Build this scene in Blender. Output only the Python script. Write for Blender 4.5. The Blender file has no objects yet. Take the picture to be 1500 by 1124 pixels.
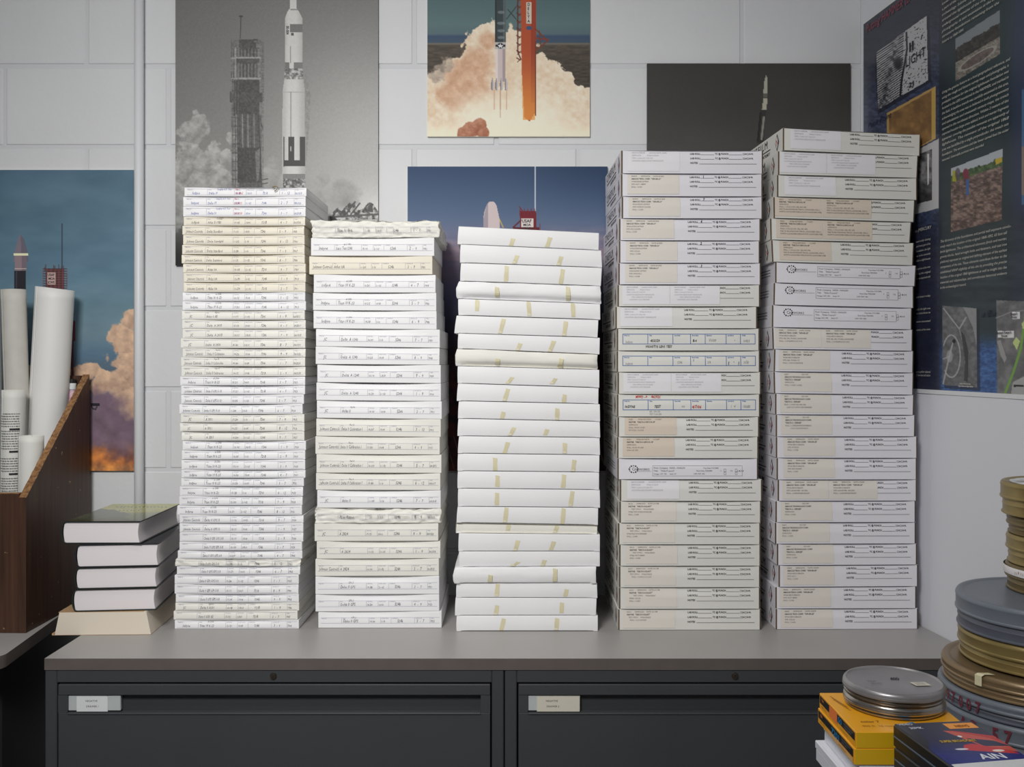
import bpy, math, random
import numpy as np
from mathutils import Vector, noise as mnoise

# ---------------------------------------------------------------- frame
F = 1454.0            # focal length in pixels of the 1500x1124 frame
HOR = 530.0           # horizon row
TOPZ = 0.72           # worktop height
HC = TOPZ + 0.591     # camera height
YW = 2.515            # back wall
XC = 512/F*YW         # room corner (back / right wall)
KW = 0.103            # how much the right wall opens towards the camera
COL = bpy.context.scene.collection

def P(px, py, Y):
    return ((px-750)/F*Y, Y, HC-(py-HOR)/F*Y)

def tag(o, label=None, cat=None, group=None, kind=None):
    if label: o['label'] = label
    if cat: o['category'] = cat
    if group: o['group'] = group
    if kind: o['kind'] = kind
    return o

def empty(name, loc=(0,0,0), rz=0.0):
    o = bpy.data.objects.new(name, None)
    o.empty_display_size = 0.05
    o.location = loc; o.rotation_euler = (0,0,rz)
    COL.objects.link(o)
    return o

def mesh(name, V, Fc, mats, parent=None, mi=None, smooth=False, loc=None):
    me = bpy.data.meshes.new(name)
    me.from_pydata([tuple(v) for v in V], [], [tuple(int(i) for i in f) for f in Fc])
    if not isinstance(mats, (list, tuple)): mats = [mats]
    for m in mats: me.materials.append(m)
    if mi is not None:
        me.polygons.foreach_set('material_index', list(mi))
    if smooth:
        me.polygons.foreach_set('use_smooth', [True]*len(me.polygons))
    me.update()
    o = bpy.data.objects.new(name, me)
    COL.objects.link(o)
    if parent: o.parent = parent
    if loc: o.location = loc
    return o

# ---------------------------------------------------------------- materials
def lin(c):
    c = [x/255.0 for x in c]
    return tuple((x/12.92 if x <= 0.04045 else ((x+0.055)/1.055)**2.4) for x in c)

def mat(name, c, rough=0.6, metal=0.0, bump=0.0, bscale=200.0, var=0.0, vscale=8.0, spec=0.5, c2=None):
    m = bpy.data.materials.new(name); m.use_nodes = True
    nt = m.node_tree; b = nt.nodes['Principled BSDF']
    L = lin(c)
    b.inputs['Base Color'].default_value = (*L, 1)
    b.inputs['Roughness'].default_value = rough
    b.inputs['Metallic'].default_value = metal
    b.inputs['Specular IOR Level'].default_value = spec
    tc = nt.nodes.new('ShaderNodeTexCoord')
    if var > 0 or c2 is not None:
        n = nt.nodes.new('ShaderNodeTexNoise'); n.inputs['Scale'].default_value = vscale; n.inputs['Detail'].default_value = 5
        nt.links.new(tc.outputs['Object'], n.inputs['Vector'])
        r = nt.nodes.new('ShaderNodeValToRGB')
        r.color_ramp.elements[0].position = 0.3; r.color_ramp.elements[1].position = 0.7
        if c2 is None:
            r.color_ramp.elements[0].color = (*[x*(1-var) for x in L], 1)
            r.color_ramp.elements[1].color = (*[min(1, x*(1+var*0.5)) for x in L], 1)
        else:
            r.color_ramp.elements[0].color = (*L, 1); r.color_ramp.elements[1].color = (*lin(c2), 1)
        nt.links.new(n.outputs['Fac'], r.inputs['Fac'])
        nt.links.new(r.outputs['Color'], b.inputs['Base Color'])
    if bump > 0:
        n2 = nt.nodes.new('ShaderNodeTexNoise'); n2.inputs['Scale'].default_value = bscale; n2.inputs['Detail'].default_value = 4
        nt.links.new(tc.outputs['Object'], n2.inputs['Vector'])
        bp = nt.nodes.new('ShaderNodeBump'); bp.inputs['Strength'].default_value = 0.5; bp.inputs['Distance'].default_value = bump
        nt.links.new(n2.outputs['Fac'], bp.inputs['Height'])
        nt.links.new(bp.outputs['Normal'], b.inputs['Normal'])
    return m

def print_mat(name, rough=0.35, spec=0.5, gain=1.0):
    """the printed surface of a photograph or poster; the picture is a colour attribute computed below"""
    m = bpy.data.materials.new(name); m.use_nodes = True
    nt = m.node_tree; b = nt.nodes['Principled BSDF']
    a = nt.nodes.new('ShaderNodeAttribute'); a.attribute_name = 'print'
    nt.links.new(a.outputs['Color'], b.inputs['Base Color'])
    b.inputs['Roughness'].default_value = rough
    b.inputs['Specular IOR Level'].default_value = spec
    return m

# ---------------------------------------------------------------- simple solids
class MB:
    def __init__(s): s.V=[]; s.F=[]; s.M=[]
    def add(s, V, Fc, mi=0):
        o = len(s.V); s.V += [tuple(v) for v in V]
        s.F += [tuple(i+o for i in f) for f in Fc]; s.M += [mi]*len(Fc)
    def box(s, x0,y0,z0,x1,y1,z1, mi=0, bev=0.0):
        if x0>x1: x0,x1=x1,x0
        if y0>y1: y0,y1=y1,y0
        if z0>z1: z0,z1=z1,z0
        if bev <= 0:
            V=[(x0,y0,z0),(x1,y0,z0),(x1,y1,z0),(x0,y1,z0),(x0,y0,z1),(x1,y0,z1),(x1,y1,z1),(x0,y1,z1)]
            s.add(V,[(0,3,2,1),(4,5,6,7),(0,1,5,4),(1,2,6,5),(2,3,7,6),(3,0,4,7)],mi); return
        b=min(bev,(x1-x0)/2.01,(y1-y0)/2.01,(z1-z0)/2.01)
        xs=[x0,x1]; ys=[y0,y1]; zs=[z0,z1]; V=[]; idx={}
        for i in (0,1):
            for j in (0,1):
                for k in (0,1):
                    sx=b if i==0 else -b; sy=b if j==0 else -b; sz=b if k==0 else -b
                    X,Y,Z=xs[i],ys[j],zs[k]
                    idx[i,j,k,0]=len(V); V.append((X,Y+sy,Z+sz))
                    idx[i,j,k,1]=len(V); V.append((X+sx,Y,Z+sz))
                    idx[i,j,k,2]=len(V); V.append((X+sx,Y+sy,Z))
        fc=[]
        for i in (0,1):
            q=[idx[i,0,0,0],idx[i,1,0,0],idx[i,1,1,0],idx[i,0,1,0]]; fc.append(q if i else q[::-1])
            q=[idx[0,i,0,1],idx[1,i,0,1],idx[1,i,1,1],idx[0,i,1,1]]; fc.append(q[::-1] if i else q)
            q=[idx[0,0,i,2],idx[1,0,i,2],idx[1,1,i,2],idx[0,1,i,2]]; fc.append(q if i else q[::-1])
        for j in (0,1):
            for k in (0,1):
                q=[idx[0,j,k,1],idx[1,j,k,1],idx[1,j,k,2],idx[0,j,k,2]]; fc.append(q if j==k else q[::-1])
        for i in (0,1):
            for k in (0,1):
                q=[idx[i,0,k,0],idx[i,1,k,0],idx[i,1,k,2],idx[i,0,k,2]]; fc.append(q[::-1] if i==k else q)
        for i in (0,1):
            for j in (0,1):
                q=[idx[i,j,0,0],idx[i,j,1,0],idx[i,j,1,1],idx[i,j,0,1]]; fc.append(q if i==j else q[::-1])
        for i in (0,1):
            for j in (0,1):
                for k in (0,1):
                    q=[idx[i,j,k,0],idx[i,j,k,1],idx[i,j,k,2]]; fc.append(q if (i+j+k)%2==1 else q[::-1])
        s.add(V,fc,mi)
    def prism(s, pts, z0, z1, mi=0):
        """pts: ccw list of (x,y)"""
        n=len(pts); V=[(x,y,z0) for x,y in pts]+[(x,y,z1) for x,y in pts]
        fc=[tuple(range(n-1,-1,-1)), tuple(range(n,2*n))]+[(i,(i+1)%n,(i+1)%n+n,i+n) for i in range(n)]
        s.add(V,fc,mi)
    def tube(s, path, r, seg=16, mi=0, caps=True):
        o=[]; n=len(path); V=[]
        for i,p in enumerate(path):
            p=Vector(p); a=Vector(path[max(0,i-1)]); b=Vector(path[min(n-1,i+1)])
            d=(b-a).normalized(); up=Vector((0,0,1)) if abs(d.z)<.9 else Vector((1,0,0))
            u=d.cross(up).normalized(); w=d.cross(u).normalized()
            rr=r[i] if isinstance(r,(list,tuple)) else r
            for k in range(seg):
                t=2*math.pi*k/seg; V.append(p+u*math.cos(t)*rr+w*math.sin(t)*rr)
        fc=[]
        for i in range(n-1):
            for k in range(seg):
                k2=(k+1)%seg; fc.append((i*seg+k,i*seg+k2,(i+1)*seg+k2,(i+1)*seg+k))
        if caps: fc.append(tuple(range(seg-1,-1,-1))); fc.append(tuple((n-1)*seg+k for k in range(seg)))
        s.add(V,fc,mi)
    def lathe(s, prof, seg=96, mi=0, c=(0,0,0)):
        V=[]; fc=[]; rows=[]
        for r,z in prof:
            if r<1e-6: rows.append([len(V)]*seg); V.append((c[0],c[1],c[2]+z))
            else:
                rows.append(list(range(len(V),len(V)+seg)))
                V+=[(c[0]+r*math.cos(2*math.pi*k/seg),c[1]+r*math.sin(2*math.pi*k/seg),c[2]+z) for k in range(seg)]
        for a,b in zip(rows,rows[1:]):
            for k in range(seg):
                k2=(k+1)%seg; q=[]
                for i in (a[k],a[k2],b[k2],b[k]):
                    if i not in q: q.append(i)
                if len(q)>2: fc.append(tuple(q))
        s.add(V,fc,mi)
    def build(s, name, mats, parent=None, smooth=False, loc=None):
        return mesh(name, s.V, s.F, mats, parent, s.M, smooth, loc)

# ---------------------------------------------------------------- lettering
_G = {}
def _raw(txt, bold):
    cu = bpy.data.curves.new('lettering','FONT'); cu.body = txt; cu.size = 1.0; cu.resolution_u = 2
    if bold: cu.offset = 0.026
    o = bpy.data.objects.new('lettering', cu); COL.objects.link(o)
    bpy.context.view_layer.update()
    dg = bpy.context.evaluated_depsgraph_get()
    me = o.evaluated_get(dg).to_mesh()
    n=len(me.vertices); co=np.zeros(n*3); me.vertices.foreach_get('co',co); co=co.reshape(-1,3)[:,:2]
    fs=[tuple(p.vertices) for p in me.polygons]
    o.evaluated_get(dg).to_mesh_clear()
    bpy.data.objects.remove(o); bpy.data.curves.remove(cu)
    return co, fs
def _w(t, b):
    co,_=_raw(t,b); return co[:,0].max()
_HH = {}
def glyph(ch, bold=False):
    k=(ch,bold)
    if k not in _G:
        if bold not in _HH:
            co,_=_raw('H',bold); _HH[bold]=(_w('HH',bold), co[:,1].max())
        adv=_w('H'+ch+'H',bold)-_HH[bold][0]
        if ch==' ': _G[k]=(np.zeros((0,2)),[],adv/_HH[bold][1])
        else:
            co,fs=_raw(ch,bold); _G[k]=(co/_HH[bold][1],fs,adv/_HH[bold][1])
    return _G[k]

class Ink:
    """flat print collected in face pixels: x right, y down"""
    def __init__(s): s.V=[]; s.F=[]; s.n=0
    def _add(s, pts, fs):
        s.V.append(np.asarray(pts,float)); s.F += [tuple(i+s.n for i in f) for f in fs]; s.n += len(pts)
    def text(s, t, x, y, h, bold=False, shear=0.0, ws=0.85, jit=0.0, rng=None, ang=0.0, spc=0.0, hmax=None):
        cx=0.0; ca,sa=math.cos(ang),math.sin(ang)
        for ch in t:
            co,fs,adv=glyph(ch,bold)
            k=h
            if len(co):
                p=co.copy()
                if jit and rng:
                    a=rng.uniform(-jit,jit)*.5; k=h*(1+rng.uniform(-jit,jit))
                    p=np.c_[p[:,0]*math.cos(a)-p[:,1]*math.sin(a), p[:,0]*math.sin(a)+p[:,1]*math.cos(a)]
                    p[:,1]+=rng.uniform(-jit,jit)*.4
                X=(p[:,0]+p[:,1]*shear)*k*ws+cx; Yv=-p[:,1]*k
                s._add(np.c_[x+X*ca-Yv*sa, y+X*sa+Yv*ca], fs)
            cx+=adv*h*ws+spc
        return x+cx
    def rect(s, x0,y0,x1,y1, step=7.0, ystep=3.0):
        nx=max(1,int(abs(x1-x0)/step+.99)); ny=max(1,int(abs(y1-y0)/ystep+.99))
        xs=np.linspace(x0,x1,nx+1); ys=np.linspace(y0,y1,ny+1)
        V=[(a,b) for b in ys for a in xs]
        fs=[(j*(nx+1)+i,(j+1)*(nx+1)+i,(j+1)*(nx+1)+i+1,j*(nx+1)+i+1) for j in range(ny) for i in range(nx)]
        s._add(V,fs)
    def line(s, x0,y0,x1,y1,w):
        d=math.hypot(x1-x0,y1-y0); n=max(1,int(d/6+.99)); ux,uy=(x1-x0)/d,(y1-y0)/d
        V=[]
        for i in range(n+1):
            t=i/n; a=x0+(x1-x0)*t; b=y0+(y1-y0)*t
            V+=[(a-uy*w/2,b+ux*w/2),(a+uy*w/2,b-ux*w/2)]
        s._add(V,[(2*i,2*i+2,2*i+3,2*i+1) for i in range(n)])
    def poly(s, pts): s._add(pts,[tuple(range(len(pts)))[::-1]])
    def frame(s,x0,y0,x1,y1,w):
        s.rect(x0,y0,x1,y0+w,ystep=99); s.rect(x0,y1-w,x1,y1,ystep=99); s.rect(x0,y0,x0+w,y1,99,4); s.rect(x1-w,y0,x1,y1,99,4)
    def disc(s,x,y,r,n=10): s.poly([(x+r*math.cos(2*math.pi*k/n), y-r*math.sin(2*math.pi*k/n)) for k in range(n)][::-1])
    def build(s, name, fmap, m, parent=None, eps=0.0004):
        if not s.V: return None
        V=fmap(np.concatenate(s.V), eps)
        return mesh(name, V, s.F, m, parent)

ORD = ['','first','second','third','fourth','fifth','sixth','seventh','eighth','ninth','tenth','eleventh','twelfth','thirteenth','fourteenth','fifteenth','sixteenth','seventeenth','eighteenth','nineteenth','twentieth','twenty-first','twenty-second','twenty-third','twenty-fourth']
def place_word(i, n):
    if i==1: return 'topmost'
    if i==n: return 'lowest'
    if i<=(n+1)//2: return ORD[i]+' from top'
    return ORD[n-i+1]+' from bottom'
# ---------------------------------------------------------------- painter for printed pictures
def vnoise(x, y, seed=0):
    xi=np.floor(x).astype(np.int64); yi=np.floor(y).astype(np.int64); fx=x-xi; fy=y-yi
    def h(a,b):
        n=(a*374761393+b*668265263+seed*974634777)&0x7fffffff
        n=(n^(n>>13))*1274126177&0x7fffffff
        return ((n^(n>>16))&0xffff)/65535.0
    u=fx*fx*(3-2*fx); v=fy*fy*(3-2*fy)
    return (h(xi,yi)*(1-u)+h(xi+1,yi)*u)*(1-v)+(h(xi,yi+1)*(1-u)+h(xi+1,yi+1)*u)*v
def fbm(x, y, seed=0, o=4):
    t=np.zeros_like(x,dtype=float); a=.5; s=0
    for k in range(o):
        t+=a*vnoise(x*2**k,y*2**k,seed+k*17); s+=a; a*=.55
    return t/s
def sst(a,b,x):
    t=np.clip((x-a)/(b-a),0,1); return t*t*(3-2*t)

class Canvas:
    def __init__(s, PX, PY):
        s.X=PX; s.Y=PY; s.C=np.zeros(PX.shape+(3,))
    def blend(s, a, col):
        c=np.array(col,float)
        if c.ndim==1: c=c[None,None,:]
        s.C=s.C*(1-a[...,None])+c*a[...,None]
    def grad(s, stops, axis='y'):
        t=s.Y if axis=='y' else s.X
        ks=[k for k,_ in stops]
        for c in range(3): s.C[...,c]=np.interp(t,ks,[v[c] for _,v in stops])
    def mask(s, pts):
        X,Y=s.X,s.Y; m=np.zeros(X.shape,bool); n=len(pts)
        for i in range(n):
            x0,y0=pts[i]; x1,y1=pts[(i+1)%n]
            if y0==y1: continue
            c=((Y>=min(y0,y1))&(Y<max(y0,y1)))
            m^= c&(X<(x1-x0)*(Y-y0)/(y1-y0)+x0)
        return m.astype(float)
    def poly(s, pts, col, a=1.0): s.blend(s.mask(pts)*a, col)
    def rect(s,x0,y0,x1,y1,col,a=1.0,soft=0.0):
        if soft<=0: m=((s.X>=x0)&(s.X<x1)&(s.Y>=y0)&(s.Y<y1)).astype(float)
        else: m=sst(-soft,soft,s.X-x0)*sst(-soft,soft,x1-s.X)*sst(-soft,soft,s.Y-y0)*sst(-soft,soft,y1-s.Y)
        s.blend(m*a,col)
    def ell(s,cx,cy,rx,ry,col,a=1.0,soft=.15):
        d=np.sqrt(((s.X-cx)/rx)**2+((s.Y-cy)/ry)**2); s.blend((1-sst(1-soft,1+soft,d))*a,col)
    def line(s,x0,y0,x1,y1,w,col,a=1.0):
        dx,dy=x1-x0,y1-y0; L=dx*dx+dy*dy+1e-9
        t=np.clip(((s.X-x0)*dx+(s.Y-y0)*dy)/L,0,1)
        d=np.hypot(s.X-x0-t*dx,s.Y-y0-t*dy)
        s.blend((1-sst(w/2-.4,w/2+.5,d))*a,col)
    def pline(s,pts,w,col,a=1.0):
        for p,q in zip(pts,pts[1:]): s.line(*p,*q,w,col,a)
    def smoke(s, circ, dark, light, seed=1, sc=22., edge=.25, soft=.07, light_dir=(-.5,-.8), mid=None, a=1.0):
        n=fbm(s.X/sc,s.Y/sc,seed,5); f=np.full(s.X.shape,-9.0); sh=np.zeros(s.X.shape)
        for cx,cy,r in circ:
            dx=(s.X-cx)/r; dy=(s.Y-cy)/r; g=1-np.hypot(dx,dy)
            up=g>f; sh=np.where(up, .5+.42*(dx*light_dir[0]+dy*light_dir[1]), sh); f=np.maximum(f,g)
        al=sst(0,soft,f+(n-.5)*edge*2)
        k=np.clip(.62*sh+.9*(fbm(s.X/sc*1.7+9,s.Y/sc*1.7,seed+5,5)-.22),0,1)[...,None]
        d=np.array(dark,float); l=np.array(light,float)
        s.blend(al*a, d*(1-k)+l*k)
    def grain(s,amp,sc=1.5,seed=3):
        s.C+=(fbm(s.X/sc,s.Y/sc,seed,2)-.5)[...,None]*amp
    def mottle(s,m,c1,c2,sc=3.,seed=1,con=1.0,o=4,sy=None):
        k=np.clip((fbm(s.X/sc,s.Y/(sy or sc),seed,o)-.5)*con+.5,0,1)[...,None]
        s.blend(m,np.array(c1,float)*(1-k)+np.array(c2,float)*k)

def sheet(name, canvas, pos, mats, parent, gain=1.0, back=None, thick=0.0, nrm=None, cap=True):
    """pos: (ny,nx,3) world positions of the printed face; thick: board behind it along nrm"""
    ny,nx=canvas.X.shape
    V=pos.reshape(-1,3); idx=np.arange(ny*nx).reshape(ny,nx)
    q=np.stack([idx[:-1,:-1],idx[1:,:-1],idx[1:,1:],idx[:-1,1:]],-1).reshape(-1,4)
    nf=len(q); ring=np.concatenate([idx[0,:],idx[1:,-1],idx[-1,-2::-1],idx[-2:0:-1,0]])
    verts=V; faces=q; extra=[]
    if thick>0:
        nrm=np.array(nrm,float); b=V[ring]+nrm*thick
        off=len(V); verts=np.concatenate([V,V[ring]+nrm*1e-6,b]); n=len(ring)
        a=off+np.arange(n); c=off+n+np.arange(n)
        extra=[(int(a[i]),int(a[(i+1)%n]),int(c[(i+1)%n]),int(c[i])) for i in range(n)]
        cr=[int(off+n+i) for i in (0, nx-1, nx-1+ny-1, nx-1+ny-1+nx-1)]
        if cap: extra.append(tuple(cr))
    me=bpy.data.meshes.new(name)
    me.vertices.add(len(verts)); me.vertices.foreach_set('co',verts.astype(np.float32).ravel())
    sizes=[4]*(nf+len(extra))
    loops=np.concatenate([faces.ravel().astype(np.int32)]+([np.array(extra,dtype=np.int32).ravel()] if extra else []))
    me.loops.add(len(loops)); me.loops.foreach_set('vertex_index',loops)
    me.polygons.add(len(sizes)); me.polygons.foreach_set('loop_start',np.arange(0,4*len(sizes),4,dtype=np.int32))
    try: me.polygons.foreach_set('loop_total',np.array(sizes,dtype=np.int32))
    except Exception: pass
    for m in mats: me.materials.append(m)
    if extra:
        me.polygons.foreach_set('material_index',np.array([0]*nf+[1]*len(extra),dtype=np.int32))
    me.update(calc_edges=True); me.validate()
    c=np.clip(canvas.C.reshape(-1,3)/255.0,0,1)
    l=np.where(c<=.04045,c/12.92,((c+.055)/1.055)**2.4)*gain
    col=np.ones((len(verts),4),np.float32); col[:ny*nx,:3]=np.clip(l,0,.95)
    at=me.color_attributes.new('print','FLOAT_COLOR','POINT'); at.data.foreach_set('color',col.ravel())
    o=bpy.data.objects.new(name,me); COL.objects.link(o)
    if parent: o.parent=parent
    return o

def wall_canvas(x0,x1,y0,y1,step,Yf):
    xs=np.linspace(x0,x1,int((x1-x0)/step)+1); ys=np.linspace(y0,y1,int((y1-y0)/step)+1)
    PX,PY=np.meshgrid(xs,ys)
    pos=np.stack([(PX-750)/F*Yf, np.full(PX.shape,Yf), HC-(PY-HOR)/F*Yf],-1)
    return Canvas(PX,PY),pos
# ---------------------------------------------------------------- materials in the room
M = {}
M['wall']   = mat('painted_block', (220,222,224), .55, bump=.0012, bscale=60, var=.04, vscale=3)
M['joint']  = mat('painted_mortar', (212,214,217), .6, bump=.0008, bscale=90)
M['wall2']  = mat('painted_plaster', (228,230,236), .6, bump=.0004, bscale=40, var=.03, vscale=2)
M['floor']  = mat('vinyl_floor', (120,118,112), .4, var=.1)
M['ceil']   = mat('ceiling_tile', (225,225,222), .9, bump=.001)
M['top']    = mat('grey_laminate', (166,163,161), .42, var=.05, vscale=5, spec=.4)
M['topedge']= mat('brown_grey_edge_band', (98,90,86), .5, var=.08, vscale=30)
M['steel']  = mat('dark_grey_enamel', (66,68,71), .38, bump=.0001, bscale=900, var=.05, vscale=6)
M['steel2'] = mat('dark_grey_enamel_recess', (58,60,62), .4)
M['gap']    = mat('black_gap', (14,14,15), .8)
M['lock']   = mat('lock_metal', (92,84,76), .35, metal=.8)
M['card']   = mat('white_card', (222,224,226), .6)
M['card2']  = mat('cream_card', (214,209,194), .6)
M['clear']  = mat('grey_plastic_holder', (188,194,194), .25)
M['ink']    = mat('black_ink', (38,38,42), .6)
M['kraft']  = mat('brown_cardboard_edge', (92,74,52), .8, var=.2, vscale=60)
M['white']  = mat('white_carton', (240,240,241), .55, bump=.0002, bscale=60, var=.02, vscale=12)
M['cream']  = mat('yellowed_carton', (238,231,214), .6, bump=.0002, bscale=60, var=.05, vscale=10)
M['ivory']  = mat('ivory_carton', (236,234,226), .6, bump=.0002, bscale=60, var=.04, vscale=10)
M['cine']   = mat('lilac_white_carton', (234,232,238), .5, bump=.0002, bscale=60, var=.02, vscale=10)
M['cine2']  = mat('greenish_white_carton', (228,227,221), .55, bump=.0002, bscale=60, var=.03, vscale=10)
M['form']   = mat('blue_grey_form_ink', (146,150,172), .6)
M['hand']   = mat('grey_pen', (66,66,80), .6)
M['handblue']=mat('blue_pen', (66,78,168), .6)
M['handred']= mat('red_pen', (214,70,72), .6)
M['print']  = mat('carton_black_print', (34,32,34), .6)
M['faint']  = mat('faint_print', (150,148,152), .6)
M['stick_w']= mat('white_sticker', (236,234,238), .5)
M['stick_c']= mat('cream_sticker', (229,223,214), .55)
M['stick_t']= mat('tan_sticker', (222,208,192), .55)
M['stickink']=mat('sticker_print', (70,64,60), .6)
M['blueform']=mat('blue_form_ink', (26,92,168), .6)
M['marker'] = mat('black_marker', (16,16,20), .5)
M['redmark']= mat('red_marker', (196,44,34), .5)
M['tape']   = mat('masking_tape', (222,214,178), .5, var=.08, vscale=60)
M['tape2']  = mat('masking_tape_fold', (236,230,205), .5)
M['redprint']=mat('red_carton_print', (168,52,48), .6)

# ---------------------------------------------------------------- room shell
XR = 1.6; XL = -2.4; YB = -2.2; ZC = 2.75
# back wall of painted concrete blocks, running bond
mb = MB()
mb.box(XL, YW, 0, XC+.25, YW+.15, ZC, 1)
ph, pw = 118.3/F*YW, 240/F*YW
zj = HC-(97-HOR)/F*YW             # a bed joint
g = .0042
def blockrow(mb, z0, z1, off):
    k0=int((XL-off)/pw)-1
    for k in range(k0, k0+40):
        x0=off+k*pw+g; x1=off+(k+1)*pw-g
        x0=max(x0,XL); x1=min(x1,XC-.001)
        if x1-x0<.02: continue
        mb.box(x0, YW-.0022, max(z0+g,0.001), x1, YW+.01, min(z1-g,ZC), 0, bev=.0028)
for j in range(-11, 9):
    z0=zj+j*ph; z1=z0+ph
    if z1<0.02 or z0>ZC-.02: continue
    off = (607-750)/F*YW if j%2==0 else (727-750)/F*YW
    blockrow(mb, z0, z1, off)
o = mb.build('wall_back', [M['wall'], M['joint']]); tag(o, kind='structure')
# right wall, smooth, opening slightly towards the camera
def rw(s, z, off=0.0):
    """point on the right wall: s metres from the corner towards the camera"""
    n=math.hypot(KW,1); return (XC+KW/n*s-off/n, YW-s/n-KW*off/n, z)
mb = MB()
a=rw(0,0); b=rw(4.6,0)
mb.prism([(a[0],a[1]),(b[0],b[1]),(b[0]+.12,b[1]),(a[0]+.12,a[1])][::1], 0, ZC)
o = mb.build('wall_right', M['wall2']); tag(o, kind='structure')
mb=MB(); mb.box(XL,YB,-.1,XR,YW+.15,0); tag(mb.build('floor',M['floor']),kind='structure')
mb=MB(); mb.box(XL,YB,ZC,XR,YW+.15,ZC+.1); tag(mb.build('ceiling',M['ceil']),kind='structure')
mb=MB(); mb.box(XL-.1,YB,0,XL,YW+.15,ZC); tag(mb.build('wall_left',M['wall2']),kind='structure')

# conduit
mb=MB(); x=(202.5-750)/F*2.49; mb.tube([(x,2.495,.0),(x,2.495,ZC-.0)],.0115,24)
o=mb.build('conduit_pipe', mat('white_conduit_paint',(224,226,230),.4), smooth=True)
tag(o,'white painted vertical conduit pipe running down the block wall beside the dusk launch print','pipe')

# ---------------------------------------------------------------- worktop and filing cabinets
YF=1.975
def cx(px): return (px-750)/F*YF
def cz(py): return HC-(py-HOR)/F*YF
mb=MB()
x0=cx(65); xr=rw((YW-YF)*math.hypot(KW,1),0)[0]-.002
z1=TOPZ; z0=cz(982)
mb.prism([(x0,YF),(xr,YF),(XC-.002,YW-.004),(x0,YW-.004)], z0, z1, 0)
o=mb.build('worktop',[M['top'],M['topedge']]);
me=o.data
for p in me.polygons:
    if abs(p.normal.z)<.5: p.material_index=1
tag(o,'grey laminate worktop with brownish edge spanning both filing cabinets','worktop')

def cabinet(xa, xb, label, cream, lockpx):
    r=empty('filing_cabinet',((xa+xb)/2,YF+.25,0)); tag(r,label,'filing cabinet','lateral filing cabinets under the worktop')
    ox,oy=(xa+xb)/2,YF+.25
    W=xb-xa; yf=.002-.25; yb=.515-.25; h=W/2; zt=z0-.0004
    m=MB(); fw=.024
    m.box(-h,yf,.0,-h+fw,yb,zt,0,.002); m.box(h-fw,yf,.0,h,yb,zt,0,.002)
    m.box(-h+fw,yf,zt-.0255,h-fw,yb,zt,0,.0015)
    m.box(-h+fw,yf,.0,h-fw,yb,.06,0); m.box(-h+fw,yf+.03,.06,h-fw,yf+.034,zt-.0255,1)
    m.build('carcass',[M['steel'],M['gap']],r)
    dz1=zt-.0285; dH=.305
    for k in range(2):
        t=dz1-k*(dH+.005); b=max(t-dH,.062)
        d=MB(); a0=-h+fw+.003; a1=h-fw-.003; rz1=t-.0215; rz0=t-.0565; ra=a0+.019; rb=a1-.019
        if rz0<b+.05: break
        d.box(a0,yf-.0015,rz1,a1,yf+.02,t,0,.0012); d.box(a0,yf-.0015,b,a1,yf+.02,rz0,0,.0012)
        d.box(a0,yf-.0015,rz0,ra,yf+.02,rz1,0); d.box(rb,yf-.0015,rz0,a1,yf+.02,rz1,0)
        d.box(ra,yf+.014,rz0,rb,yf+.02,rz1,1)
        dr=d.build('drawer',[M['steel'],M['steel2']],r)
        l=MB(); l.box(ra,yf-.0035,rz0-.0035,rb,yf+.013,rz0+.0005,0,.001); l.build('pull_lip',M['steel'],dr)
        if k==0:
            hd=MB(); lw=.104; hd.box(ra,yf+.002,rz0+.003,ra+lw,yf+.012,rz1-.002,0,.001)
            hd.build('label_holder',M['clear'],dr)
            c=MB(); ca=ra+(.017 if not cream else .018); cb=ca+(.062 if not cream else .085)
            c.box(ca,yf+.0005,rz0+.002,cb,yf+.0018,rz1-.0025,0)
            c.build('label_card',M['card2' if cream else 'card'],dr)
            ik=Ink(); ik.text('NEGATIVE',10,7,2.6,ws=1.0); ik.text('DRAWER 1' if not cream else 'DRAWER 2',11,15,2.6,ws=1.0)
            zz=rz1
            ik.build('label_lettering',lambda p,e,ca=ca,zz=zz:np.c_[ca+p[:,0]*.00136+.004,np.full(len(p),yf+.0003),zz-.004-p[:,1]*.00136],M['ink'],dr)
    lk=MB(); lx=cx(lockpx)-ox; lz=cz(991)
    ring=[(.0,.004),(.0035,.004),(.004,.003),(.0062,.003),(.0068,.0)]
    V=[];
    s=MB(); s.lathe(ring,28); lk.add([(lx+v[0], yf-v[2], lz+v[1]) for v in s.V], s.F)
    lk.box(lx-.0006,yf-.0044,lz-.003,lx+.0006,yf-.0035,lz+.003,1)
    lk.build('key_lock',[M['lock'],M['gap']],r,smooth=False)
    return r
cabinet(cx(65),cx(738),'dark grey filing cabinet at left, white card in its drawer pull',False,400)
cabinet(cx(739.5),cx(1412),'dark grey filing cabinet at right, cream card in its drawer pull',True,1077)
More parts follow.
